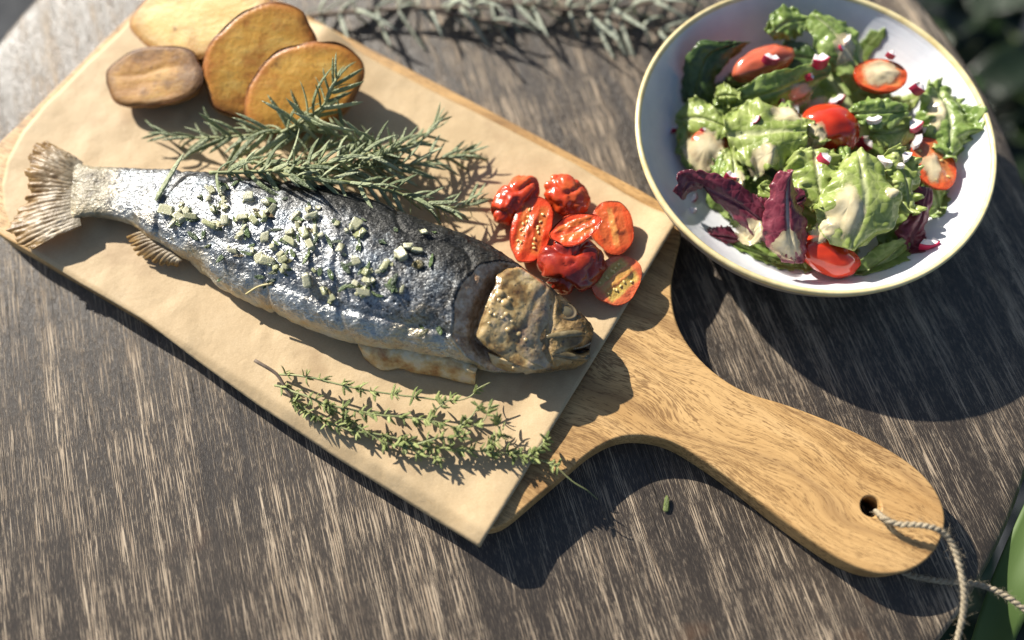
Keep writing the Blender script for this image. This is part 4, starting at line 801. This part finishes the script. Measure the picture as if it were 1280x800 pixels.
def leaf(name, label, cat, m, Lp, Rp, seed, bulge=.004, ruf=.003, wr=.0009, group=None, nu=56, nv=40, th=.0005, fr=7., round_=True):
    L = spline(onp(Lp, 0), nu); Rr = spline(onp(Rp, 0), nu); v = np.linspace(0, 1, nv); u = np.linspace(0, 1, nu)[:, None]
    if round_:                       # narrow both ends so that the blade is not a rectangle
        k = np.clip(np.sin(np.pi * np.clip(u * .86 + .07, 0, 1)), 0, 1) ** .42; Cn = (L + Rr) / 2; L = Cn + (L - Cn) * k; Rr = Cn + (Rr - Cn) * k
    P = L[:, None] * (1 - v[None, :, None]) + Rr[:, None] * v[None, :, None]; N = normals(P); N *= np.sign(N[..., 2:3] + 1e-9)
    e = np.abs(v[None] - .5) * 2; ee = np.maximum(e, (np.abs(u - .5) * 2) ** 3 * .9)
    ph = np.stack([np.broadcast_to(u * fr, P.shape[:2]), np.broadcast_to(v * 3.0, P.shape[:2]), np.full(P.shape[:2], seed * 1.7)], -1)
    z = bulge * (1 - e ** 2) - .0016 * np.exp(-(e / .10) ** 2) + ruf * noise(ph, 1, seed, 2) * ee ** 1.5 * 1.6 + min(wr, .0013) * noise(P, 85, seed + 5, 3)
    P = P + N * z[..., None]
    side = (Rr - L)[:, None]; side = side / (np.linalg.norm(side, axis=-1)[..., None] + 1e-9); P = P + side * ((v[None] - .5) * 2 * ee ** 3 * (.0016 * noise(ph * 2.6, 1, seed + 3, 2)))[..., None]
    q = np.hypot(P[..., 0] - BC[0], P[..., 1] - BC[1]) / BR; zmin = np.interp(q, [p[0] for p in BIN] + [1.0], [p[1] for p in BIN] + [.052]) + .0007
    P[..., 2] = np.maximum(P[..., 2], zmin)
    me = sheet(P, th, m, name); o = link(name, me); tag(o, label, cat, group); add_bvh(P, gridF(nu, nv)); return P
G1 = 'lettuce leaves in the salad'; G2 = 'radicchio leaves in the salad'
# hidden bed of leaves
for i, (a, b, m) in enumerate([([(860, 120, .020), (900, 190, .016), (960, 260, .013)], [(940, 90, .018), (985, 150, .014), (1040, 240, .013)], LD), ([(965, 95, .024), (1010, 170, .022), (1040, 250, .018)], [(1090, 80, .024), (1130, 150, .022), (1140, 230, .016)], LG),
                              ([(880, 270, .014), (960, 290, .014), (1040, 320, .013)], [(890, 200, .02), (980, 225, .022), (1060, 250, .020)], LG), ([(1040, 300, .016), (1100, 290, .014), (1160, 270, .015)], [(1050, 220, .022), (1110, 215, .022), (1170, 205, .022)], LG)]):
    leaf('lettuce_leaf', ['dark lettuce leaf low in the left of the bowl', 'lettuce leaf under the middle of the salad', 'lettuce leaf under the purple leaves at the front of the bowl', 'lettuce leaf low in the right of the bowl'][i], 'lettuce', m, a, b, 40 + i, group=G1)
leaf('lettuce_leaf', 'whitish dressed lettuce piece at the left wall above the curved purple leaf', 'lettuce', LY, [(846, 130, .026), (870, 122, .036), (908, 140, .040)], [(852, 172, .022), (880, 176, .030), (912, 180, .036)], 17, .003, .002, .001, group=G1)
leaf('lettuce_leaf', 'low green lettuce leaf between the front rim and the pointed purple leaf', 'lettuce', LG, [(905, 290, .018), (945, 300, .020), (995, 318, .019)], [(915, 318, .014), (950, 334, .013), (1000, 346, .014)], 18, .003, .003, .001, group=G1)
leaf('lettuce_leaf', 'green lettuce leaf against the left wall under the dressed tomato piece', 'lettuce', LG, [(838, 160, .026), (850, 195, .024), (872, 232, .020)], [(872, 150, .024), (886, 195, .022), (905, 235, .020)], 19, .003, .003, .001, group=G1)
leaf('lettuce_leaf', 'green lettuce leaf low at the right between the purple leaf and the big front leaf', 'lettuce', LG, [(1085, 275, .024), (1110, 262, .028), (1140, 262, .026)], [(1100, 318, .018), (1130, 306, .020), (1152, 300, .018)], 26, .003, .003, .001, group=G1)
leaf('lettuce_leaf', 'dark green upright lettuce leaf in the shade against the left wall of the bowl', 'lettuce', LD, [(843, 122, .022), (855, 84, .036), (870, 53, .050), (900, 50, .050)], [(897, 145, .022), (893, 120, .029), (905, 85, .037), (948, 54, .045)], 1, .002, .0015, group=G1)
leaf('lettuce_leaf', 'small bright lettuce leaf topmost at the far side of the bowl', 'lettuce', LG, [(950, 34, .045), (975, 8, .052), (1006, 14, .050)], [(972, 55, .040), (992, 48, .043), (1012, 42, .045)], 2, .004, .003, group=G1)
leaf('lettuce_leaf', 'dressed lettuce leaf drooping from the far side towards the middle', 'lettuce', LG, [(1000, 30, .050), (1030, 72, .046), (1062, 122, .034)], [(1024, 10, .052), (1068, 38, .050), (1092, 92, .038)], 3, .004, .003, group=G1)
leaf('lettuce_leaf', 'long folded lettuce leaf with a pale edge below the pink red tomato', 'lettuce', LG, [(890, 120, .036), (960, 94, .052), (1036, 68, .053)], [(896, 150, .028), (965, 138, .034), (1034, 108, .036)], 4, .001, .002, group=G1)
leaf('lettuce_leaf', 'curly lettuce leaf end left of the folded leaf', 'lettuce', LY, [(893, 108, .038), (905, 104, .042), (925, 112, .044)], [(897, 136, .034), (912, 134, .036), (930, 128, .04)], 5, .003, .004, .002, group=G1, fr=9)
leaf('lettuce_leaf', 'yellow green dressed lettuce leaf left of the round tomato', 'lettuce', LY, [(905, 136, .036), (950, 128, .044), (1004, 140, .046)], [(918, 214, .034), (962, 214, .042), (1010, 196, .046)], 6, .006, .005, .002, group=G1)
leaf('lettuce_leaf', 'light green lettuce leaf between the round tomato and the cut tomato', 'lettuce', LG, [(1058, 132, .046), (1092, 122, .052), (1134, 126, .049)], [(1062, 154, .042), (1096, 162, .045), (1130, 156, .044)], 7, .003, .003, group=G1)
leaf('lettuce_leaf', 'pale lettuce rib piece right of the round tomato', 'lettuce', LY, [(1085, 150, .042), (1110, 148, .044), (1140, 140, .042)], [(1088, 182, .038), (1115, 186, .040), (1142, 180, .038)], 8, .002, .002, group=G1)
leaf('lettuce_leaf', 'frilly lettuce leaf spreading towards the right wall of the bowl', 'lettuce', LG, [(1146, 104, .040), (1150, 150, .042), (1160, 196, .040)], [(1190, 112, .040), (1222, 150, .042), (1202, 206, .034)], 9, .003, .0055, .002, group=G1, fr=12)
leaf('lettuce_leaf', 'big yellow green lettuce leaf with dressing, largest at the front of the bowl', 'lettuce', LY, [(1042, 202, .050), (1024, 250, .054), (1014, 300, .046)], [(1094, 190, .051), (1124, 262, .051), (1088, 318, .036)], 10, .007, .004, .0022, group=G1)
leaf('lettuce_leaf', 'crinkled lettuce leaf left of the cut tomato on the right', 'lettuce', LY, [(1098, 192, .050), (1106, 232, .046), (1110, 266, .040)], [(1128, 186, .048), (1148, 228, .044), (1148, 272, .036)], 11, .005, .006, .003, group=G1, fr=11)
leaf('lettuce_leaf', 'smooth bright lettuce leaf at the very front beside the lower tomato', 'lettuce', LG, [(1058, 346, .022), (1086, 314, .030), (1124, 294, .032)], [(1080, 350, .018), (1122, 336, .021), (1140, 308, .024)], 12, .002, .001, .0006, group=G1)
leaf('lettuce_leaf', 'curly lettuce leaf below the round tomato in the middle', 'lettuce', LY, [(978, 186, .045), (984, 226, .046), (1006, 262, .042)], [(1052, 188, .047), (1058, 228, .048), (1052, 270, .044)], 13, .005, .007, .003, group=G1, fr=12)
leaf('lettuce_leaf', 'small scrap of lettuce lying low at the front below the pointed purple leaf', 'lettuce', LY, [(958, 322, .016), (980, 326, .018), (1006, 330, .017)], [(960, 340, .013), (982, 344, .014), (1006, 346, .015)], 14, .002, .003, .002, group=G1)
leaf('lettuce_leaf', 'green lettuce leaf below the cut tomato on the right', 'lettuce', LG, [(1142, 232, .032), (1150, 255, .028), (1160, 280, .022)], [(1172, 226, .030), (1182, 245, .026), (1178, 268, .022)], 15, .003, .002, group=G1)
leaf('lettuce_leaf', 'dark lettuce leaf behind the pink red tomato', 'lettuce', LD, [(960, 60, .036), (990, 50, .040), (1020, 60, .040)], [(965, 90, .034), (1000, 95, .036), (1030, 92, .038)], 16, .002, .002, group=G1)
leaf('radicchio_leaf', 'curved purple radicchio leaf at the front left of the bowl', 'radicchio', LR, [(842, 240, .036), (852, 212, .047), (890, 216, .052), (930, 236, .049), (962, 262, .042)], [(852, 246, .030), (878, 236, .035), (905, 258, .034), (930, 280, .033), (960, 308, .030)], 20, .003, .002, .001, group=G2, round_=False)
leaf('radicchio_leaf', 'pointed purple radicchio leaf with a white edge and dressing, front middle of the bowl', 'radicchio', LRW, [(972, 212, .066), (958, 256, .054), (956, 300, .044), (976, 326, .035)], [(980, 214, .062), (996, 250, .052), (1008, 290, .044), (1004, 326, .034)], 21, .006, .0015, .0008, group=G2, round_=False)
leaf('radicchio_leaf', 'narrow purple radicchio leaf below the cut tomato on the right', 'radicchio', LR, [(1146, 232, .040), (1134, 268, .035), (1118, 294, .028), (1132, 326, .020)], [(1164, 238, .036), (1158, 280, .030), (1152, 302, .024), (1152, 326, .018)], 22, .003, .002, .001, group=G2, round_=False)
leaf('radicchio_leaf', 'small purple radicchio scrap low beside the front rim', 'radicchio', LR, [(883, 284, .022), (905, 282, .026), (926, 290, .024)], [(888, 300, .017), (910, 306, .017), (928, 305, .017)], 23, .003, .001, .001, group=G2)
leaf('radicchio_leaf', 'dark red radicchio piece between the curved and the pointed purple leaves', 'radicchio', LR, [(935, 238, .040), (950, 246, .042), (968, 246, .042)], [(940, 280, .032), (952, 286, .034), (966, 290, .034)], 24, .003, .002, .001, group=G2)
leaf('radicchio_leaf', 'small red radicchio tip right of the pointed purple leaf', 'radicchio', LR, [(988, 242, .046), (992, 236, .050), (1002, 232, .050)], [(992, 268, .040), (1000, 266, .042), (1008, 258, .044)], 25, .002, .001, .001, group=G2)
rl = random.Random(31)
for i in range(30):
    a = rl.uniform(0, 6.283); q = math.sqrt(rl.random()); cx, cy = 1008 + 150 * q * math.cos(a), 196 + 118 * q * math.sin(a); z = .043 - .026 * q * q + rl.uniform(-.003, .004); th = rl.uniform(0, 6.283); hl = rl.uniform(15, 30); hw = rl.uniform(8, 17); ux, uy = math.cos(th), math.sin(th)
    Lp = [(cx + ux * t * hl - uy * hw, cy + uy * t * hl + ux * hw, z + rl.uniform(-.005, .005)) for t in (-1, 0, 1)]; Rp = [(cx + ux * t * hl + uy * hw, cy + uy * t * hl - ux * hw, z + rl.uniform(-.005, .005)) for t in (-1, 0, 1)]
    red = rl.random() < .14
    wh = ('far' if math.sin(a) < -.5 else 'front' if math.sin(a) > .5 else 'right' if math.cos(a) > 0 else 'left') if q > .45 else 'middle'
    leaf('radicchio_scrap' if red else 'lettuce_scrap', 'small torn purple scrap tucked among the salad leaves, %s part of the bowl' % wh if red else '%s torn green scrap tucked among the salad leaves, %s part of the bowl' % ('bigger' if hl > 23 else 'small', wh), 'radicchio' if red else 'lettuce', LR if red else rl.choice((LG, LY, LY, LG, LD)), Lp, Rp, 70 + i, .003, .003, .001, group='torn radicchio scraps in the salad' if red else 'torn lettuce scraps in the salad', nu=30, nv=22, fr=8)
# tomatoes
FSK = tomato_skin('fresh_tomato_skin', [(.3, (.42, .022, .008)), (.6, (.52, .045, .014))], 40, .08, .14)
FSP = tomato_skin('pink_tomato_skin', [(.3, (.42, .075, .035)), (.6, (.50, .12, .06))], 40, .1, .2)
FFL = tomato_face('fresh_tomato_flesh', (.46, .075, .02), (.50, .17, .05), (.55, .22, .09))
SG = 'tomatoes in the salad'
def cap(P):
    nu, nv = P.shape[:2]; add_bvh(P, gridF(nu, nv, cv=True))
_, P = blob('cherry_tomato', 'pinkish red tomato half lying skin up at the far left of the bowl', FSP, 953, 80, 42, 20, 22, R(20), 41, .030, SG, z0=.04, wr=.0, n=(0, -.4, .9)); cap(P)
f, s = tomato_half('cherry_tomato', 'cut tomato half covered in dressing at the far right of the bowl', FFL, FSK, 1101, 94, 33, 23, 24, (-.05, -.10, 1), R(-5), 43, .034, SG, wr=0, seeds=0, z0=.045, lump=.04); cap(f)
_, P = blob('cherry_tomato', 'round glossy red tomato in the middle of the salad', FSK, 1038, 160, 37, 29, 27, R(-25), 47, .026, SG, z0=.045, wr=.0, n=(0, -.3, .95)); cap(P)
f, s = tomato_half('cherry_tomato', 'cut tomato half facing out with dressing, on the right of the bowl', FFL, FSK, 1167, 204, 37, 27, 20, (.05, -.12, .98), R(108), 49, .030, SG, wr=0, seeds=6, z0=.04, lump=.04); cap(f)
_, P = blob('cherry_tomato', 'red tomato half with a stalk scar at the very front of the bowl', FSK, 1034, 320, 40, 23, 24, R(-22), 53, .021, SG, z0=.03, wr=.0, n=(0, -.4, .9)); cap(P)
_, P = blob('cherry_tomato', 'pale tomato piece under dressing at the left wall of the bowl', FSP, 888, 188, 28, 26, 16, R(-40), 57, .018, SG, z0=.035, wr=.0); cap(P)
sc = simple('stalk_scar', [(.3, (.16, .10, .03)), (.6, (.28, .19, .06))], 400, .5)
# radish
RF = simple('radish_flesh', [(.3, (.66, .58, .58)), (.7, (.76, .71, .70))], 200, .3, .2, sss=.2, coat=.2)
RSK = simple('radish_skin', [(.3, (.36, .012, .05)), (.7, (.48, .03, .085))], 200, .3, .2, coat=.3)
def radish_meshes(k):
    r = random.Random(k); span = R(r.uniform(55, 95)); ri = r.uniform(.25, .55); th = r.uniform(.28, .5); n = 8; V = []; S = []
    for i in range(n):
        a = -span / 2 + span * i / (n - 1)
        for rr, z in ((ri, -th), (1, -th), (1, th), (ri, th)): V.append((rr * math.cos(a) - .7, rr * math.sin(a), z * (1 + .1 * math.sin(i + k))))
        for rr, z in ((.985, -th * 1.03), (1.07, -th * 1.0), (1.07, th * 1.0), (.985, th * 1.03)): S.append((rr * math.cos(a) - .7, rr * math.sin(a), z * (1 + .1 * math.sin(i + k))))
    F = gridF(n, 4, cv=True) + [(0, 1, 2, 3)[::-1], tuple((n - 1) * 4 + j for j in range(4))]
    return mesh('flesh', V, F, RF, sm=False), mesh('skin', S, F, RSK, sm=False)
RM = [radish_meshes(k) for k in range(5)]
rr_ = random.Random(11)
def salad_bvh(): return BVHTree.FromPolygons([tuple(v) for v in np.vstack(SAL_V)], SAL_F)
SB = salad_bvh()
def on_salad(px, py):
    h, n, i, d = SB.ray_cast(Vector((0, 0, CAM_H)), ray(px, py).normalized())
    if h is None:
        p = on(px, py, .012); q = math.hypot(p.x - BC[0], p.y - BC[1]) / BR; return on(px, py, float(np.interp(q, [b[0] for b in BIN], [b[1] for b in BIN])) + .001), Vector((0, 0, 1))
    return h, (n if n.dot(ray(px, py)) < 0 else -n)
RLAB = ['on the drooping lettuce leaf at the far side', 'on the folded lettuce leaf right of the pink red tomato', 'just above the round tomato', 'beside the frilly leaf below the far cut tomato', 'above the right cut tomato, upper of two', 'above the right cut tomato, lower of two', 'at the right edge of the round tomato', 'below right of the round tomato',
        'at the lower left of the round tomato', 'touching the left of the right cut tomato', 'on the bowl wall at the front right', 'above the curved purple leaf', 'against the left wall of the bowl', 'on the dressing at the left wall', 'on the bowl wall left of the purple scrap', 'on the pink red tomato', 'on the leaf left of the round tomato, upper', 'on the leaf right of the round tomato',
        'on the drooping leaf, smallest there', 'at the far edge of the far cut tomato', 'under the left end of the curved purple leaf', 'left of the folded leaf end in the middle', 'on the yellow green leaf at the left', 'on the crinkled leaf by the right cut tomato']
for i, (px, py, s, w) in enumerate([(1058, 51, 9, 0), (1021, 80, 19, 1), (1046, 127, 13, 1), (1144, 111, 14, 1), (1144, 160, 15, 1), (1146, 180, 13, 0), (1076, 181, 17, 1), (1107, 203, 14, 0), (1030, 201, 15, 1), (1132, 197, 12, 0), (1161, 308, 15, 1), (912, 222, 14, 1), (843, 162, 11, 1), (879, 162, 7, 1), (866, 264, 10, 0), (962, 76, 13, 1), (975, 127, 8, 1), (1092, 151, 12, 0), (1050, 60, 7, 1), (1112, 70, 9, 1), (868, 248, 9, 1), (1010, 95, 9, 1), (946, 150, 8, 1), (1125, 208, 8, 0)]):
    p, n = on_salad(px, py); k = s * .98 * (p - Vector((0, 0, CAM_H))).length / FPX; nn = (n * .6 + Vector((rr_.uniform(-.5, .5), rr_.uniform(-.7, .1), .7))).normalized(); a = rr_.uniform(-2.6, -.5)
    root = empty('radish_piece', p, ('pink skinned' if w else 'white') + ' radish piece ' + RLAB[i], 'radish', 'chopped radish in the salad'); root.matrix_basis = frame(p + nn * k * .25, Vector((math.cos(a), math.sin(a), .15)), nn) @ Matrix.Scale(k, 4)
    f, s_ = RM[i % 5]
    for nm, me in (('flesh', f),) + ((('skin', s_),) if w else ()):
        o = bpy.data.objects.new(nm, me); col.objects.link(o); o.parent = root
# dressing: drops of sauce that lie on whatever is below them
DM = M('creamy_dressing'); o = DM.co(); c = DM.ramp(DM.noise(o, 120, 3), (.3, (.58, .48, .28)), (.7, (.68, .60, .40))); DM.out(c, .16, nrm=DM.bump(DM.noise(o, 180, 2), .2, .001), coat=.4)
rr0 = DM.sep(DM.co('UV'))[0]; al = DM.ramp(DM.math('ADD', rr0, DM.math('MULTIPLY', DM.math('SUBTRACT', DM.noise(DM.co(), 170, 3, .6), .5), .8)), (.3, .92), (.72, .6), (1., .0)); DM.put(DM.b.inputs['Alpha'], al)
def dressing(px, py, rx, ry, th, label, seed, rot=0., thick=.0008):
    nr, na = 18, 48; r, t = disc_grid(nr, na); k = 1 + .28 * noise(np.stack([np.cos(t), np.sin(t), 0 * t], -1), 1.5, seed, 2); x = r * np.cos(t) * k * rx; y = r * np.sin(t) * k * ry; c_, s_ = math.cos(rot), math.sin(rot); X, Y = x * c_ - y * s_, x * s_ + y * c_
    p0, n0 = on_salad(px, py); Z = np.zeros((nr, na)); XY = np.zeros((nr, na, 2))
    for i in range(nr):
        for j in range(na):
            w = on(px + X[i, j], py - Y[i, j], p0.z); XY[i, j] = w.xy; h, n, q, d = SB.ray_cast(Vector((w.x, w.y, .12)), Vector((0, 0, -1))); Z[i, j] = h.z if h else np.nan
    med = np.nanmedian(Z); Z = np.where(np.isnan(Z), med - .004, Z); Z = np.clip(Z, med - .008, med + .006)
    for _ in range(3):
        Z2 = (np.roll(Z, 1, 1) + np.roll(Z, -1, 1) + 2 * Z) / 4; Z2[1:-1] = (Z2[:-2] + Z2[2:] + 2 * Z2[1:-1]) / 4; Z2[0] = Z2[1].mean(); Z = np.maximum(Z2, Z - .0004)
    Z = Z + thick * np.sqrt(np.clip(1 - r ** 2, 0, 1)) - .0004 * r ** 4 + .0003
    q = np.hypot(XY[..., 0] - BC[0], XY[..., 1] - BC[1]) / BR; Z = np.maximum(Z, np.interp(q, [p[0] for p in BIN], [p[1] for p in BIN]) + .0008)
    P = np.concatenate([XY, Z[..., None]], -1); UVD = np.stack([r, t], -1).reshape(-1, 2); B = P.copy(); B[..., 2] -= .0006 + .0 * r
    o = link('dressing', mesh('dressing', P.reshape(-1, 3), gridF(nr, na, cv=True), DM.m, uv=UVD)); tag(o, label, 'dressing', 'dressing on the salad')
for i, d in enumerate([(1060, 258, 24, 34, 0, 'creamy dressing pooled on the big lettuce leaf at the front', .3), (1034, 284, 18, 14, 0, 'creamy dressing running down above the front tomato', 0), (882, 184, 26, 24, 0, 'creamy dressing on the tomato piece at the left wall', .2), (985, 143, 28, 14, 0, 'peach coloured dressing patch left of the round tomato', -.2), (1014, 178, 14, 20, 0, 'dressing running off the left side of the round tomato', .3),
                       (1100, 90, 24, 15, 0, 'dressing filling the cut tomato at the far right', 0), (1166, 208, 13, 18, 0, 'dressing on the cut tomato at the right', .5), (956, 195, 18, 15, 0, 'dressing on the yellow green leaf at the left', 0), (986, 306, 21, 17, 0, 'pale dressing on the lower end of the pointed purple leaf', -.3), (940, 290, 22, 12, 0, 'pale dressing on the end of the curved purple leaf', -.4),
                       (1054, 60, 20, 14, 0, 'dressing on the drooping lettuce leaf at the far side', -.6), (1000, 118, 18, 10, 0, 'white dressing smear on the folded lettuce leaf', .2), (1170, 140, 12, 24, 0, 'dressing on the frilly lettuce leaf at the right', .1), (1115, 240, 10, 9, 0, 'drop of dressing on the crinkled lettuce leaf', 0), (925, 225, 9, 16, 0, 'white dressing above the curved purple leaf', .2), (1020, 130, 16, 9, 0, 'pale dressing above the round tomato', .3)]):
    dressing(d[0], d[1], d[2], d[3], d[4], d[5], 60 + i, d[6])

# ------------------------------------------------------------------ blurred garden plants beyond the table
BL = M('garden_leaf'); o = BL.co(); r_ = BL.rnd(); c = BL.ramp(r_, (0., (.006, .013, .004)), (.55, (.014, .030, .008)), (.8, (.035, .065, .015)), (1., (.08, .10, .025))); BL.out(c, .4, nrm=BL.bump(BL.noise(o, 8, 3), .3, .01), trans=(.15, (.06, .10, .02)))
BLB = M('bright_blade'); o = BLB.co(); c = BLB.ramp(BLB.noise(o, 12, 3), (.3, (.07, .12, .03)), (.7, (.12, .19, .05))); BLB.out(c, .6, trans=(.35, (.2, .34, .06)))
def blade_mesh(k, m, L=1., W=.3, curve=.3):
    n = 14; q = np.linspace(0, 1, n)[:, None]; v = np.linspace(-1, 1, 7)[None]; w = W * np.sin(np.pi * np.clip(q * .93 + .05, 0, 1)) ** .8
    P = np.stack([q * L + 0 * v, w * v, -curve * q ** 2 - .25 * w * np.abs(v) ** 1.5 * -1 + .02 * np.sin(q * 9 + k) + 0 * v], -1); return sheet(P, .012, m, 'leaf')
BLM = [blade_mesh(k, BL.m, W=w, curve=c) for k, (w, c) in enumerate([(.30, .3), (.38, .1), (.24, .5), (.33, -.1)])]
def plant(label, px, py, zt, n, seed, size, spread):
    r = random.Random(seed); c = on(px, py, zt); root = empty('garden_plant', (c.x, c.y, -.72), label, 'plant', 'plants beyond the table')
    for k in range(5):
        e = Vector((c.x + r.uniform(-.6, .6) * spread, c.y + r.uniform(-.6, .6) * spread, zt + r.uniform(-.05, .03))); V, F = tube(spline([(c.x, c.y, -.72), ((c.x + e.x) / 2, (c.y + e.y) / 2, (zt - .72) / 2 - .05), tuple(e)], 10), np.linspace(.006, .003, 10), 6); link('stem', mesh('stem', V, F, STEM), root)
    for k in range(n):
        p = Vector((c.x + r.gauss(0, .55) * spread, c.y + r.gauss(0, .55) * spread, zt + r.uniform(-.16, .03))); a = r.uniform(0, 6.283); L = size * r.uniform(.6, 1.2)
        link('leaf', BLM[r.randrange(4)], root, frame(p, (math.cos(a), math.sin(a), r.uniform(-.5, .4)), (r.uniform(-.3, .3), r.uniform(-.3, .3), 1)) @ Matrix.Scale(L, 4))
plant('dark leafy garden plant beyond the table at the far right corner', 1230, 40, -.30, 46, 3, .11, .16)
plant('dark leafy garden plant beyond the table, at the right edge of the picture', 1330, 190, -.34, 40, 7, .11, .15)
plant('dark garden plant beyond the lower right edge of the table', 1330, 790, -.36, 34, 9, .09, .14)
def long_blade():
    P = spline(onp([(1215, 860, -.06), (1248, 770, -.022), (1278, 700, -.006), (1316, 620, -.002), (1360, 520, -.01)], 0), 40); v = np.linspace(-1, 1, 9)[None, :, None]; t = np.gradient(P, axis=0); b = np.cross(t, (0, 0, 1.)); b /= np.linalg.norm(b, axis=1)[:, None]; w = np.linspace(.008, .011, 40)[:, None, None]
    G_ = P[:, None] + b[:, None] * v * w; G_[..., 2] += .004 * np.abs(v[..., 0]) ** 1.5 + .006 * v[..., 0]
    o = link('leaf_blade', sheet(G_, .0008, BLB.m, 'leaf_blade')); tag(o, 'broad bright green leaf blade below the table edge at the lower right', 'leaf')
long_blade()
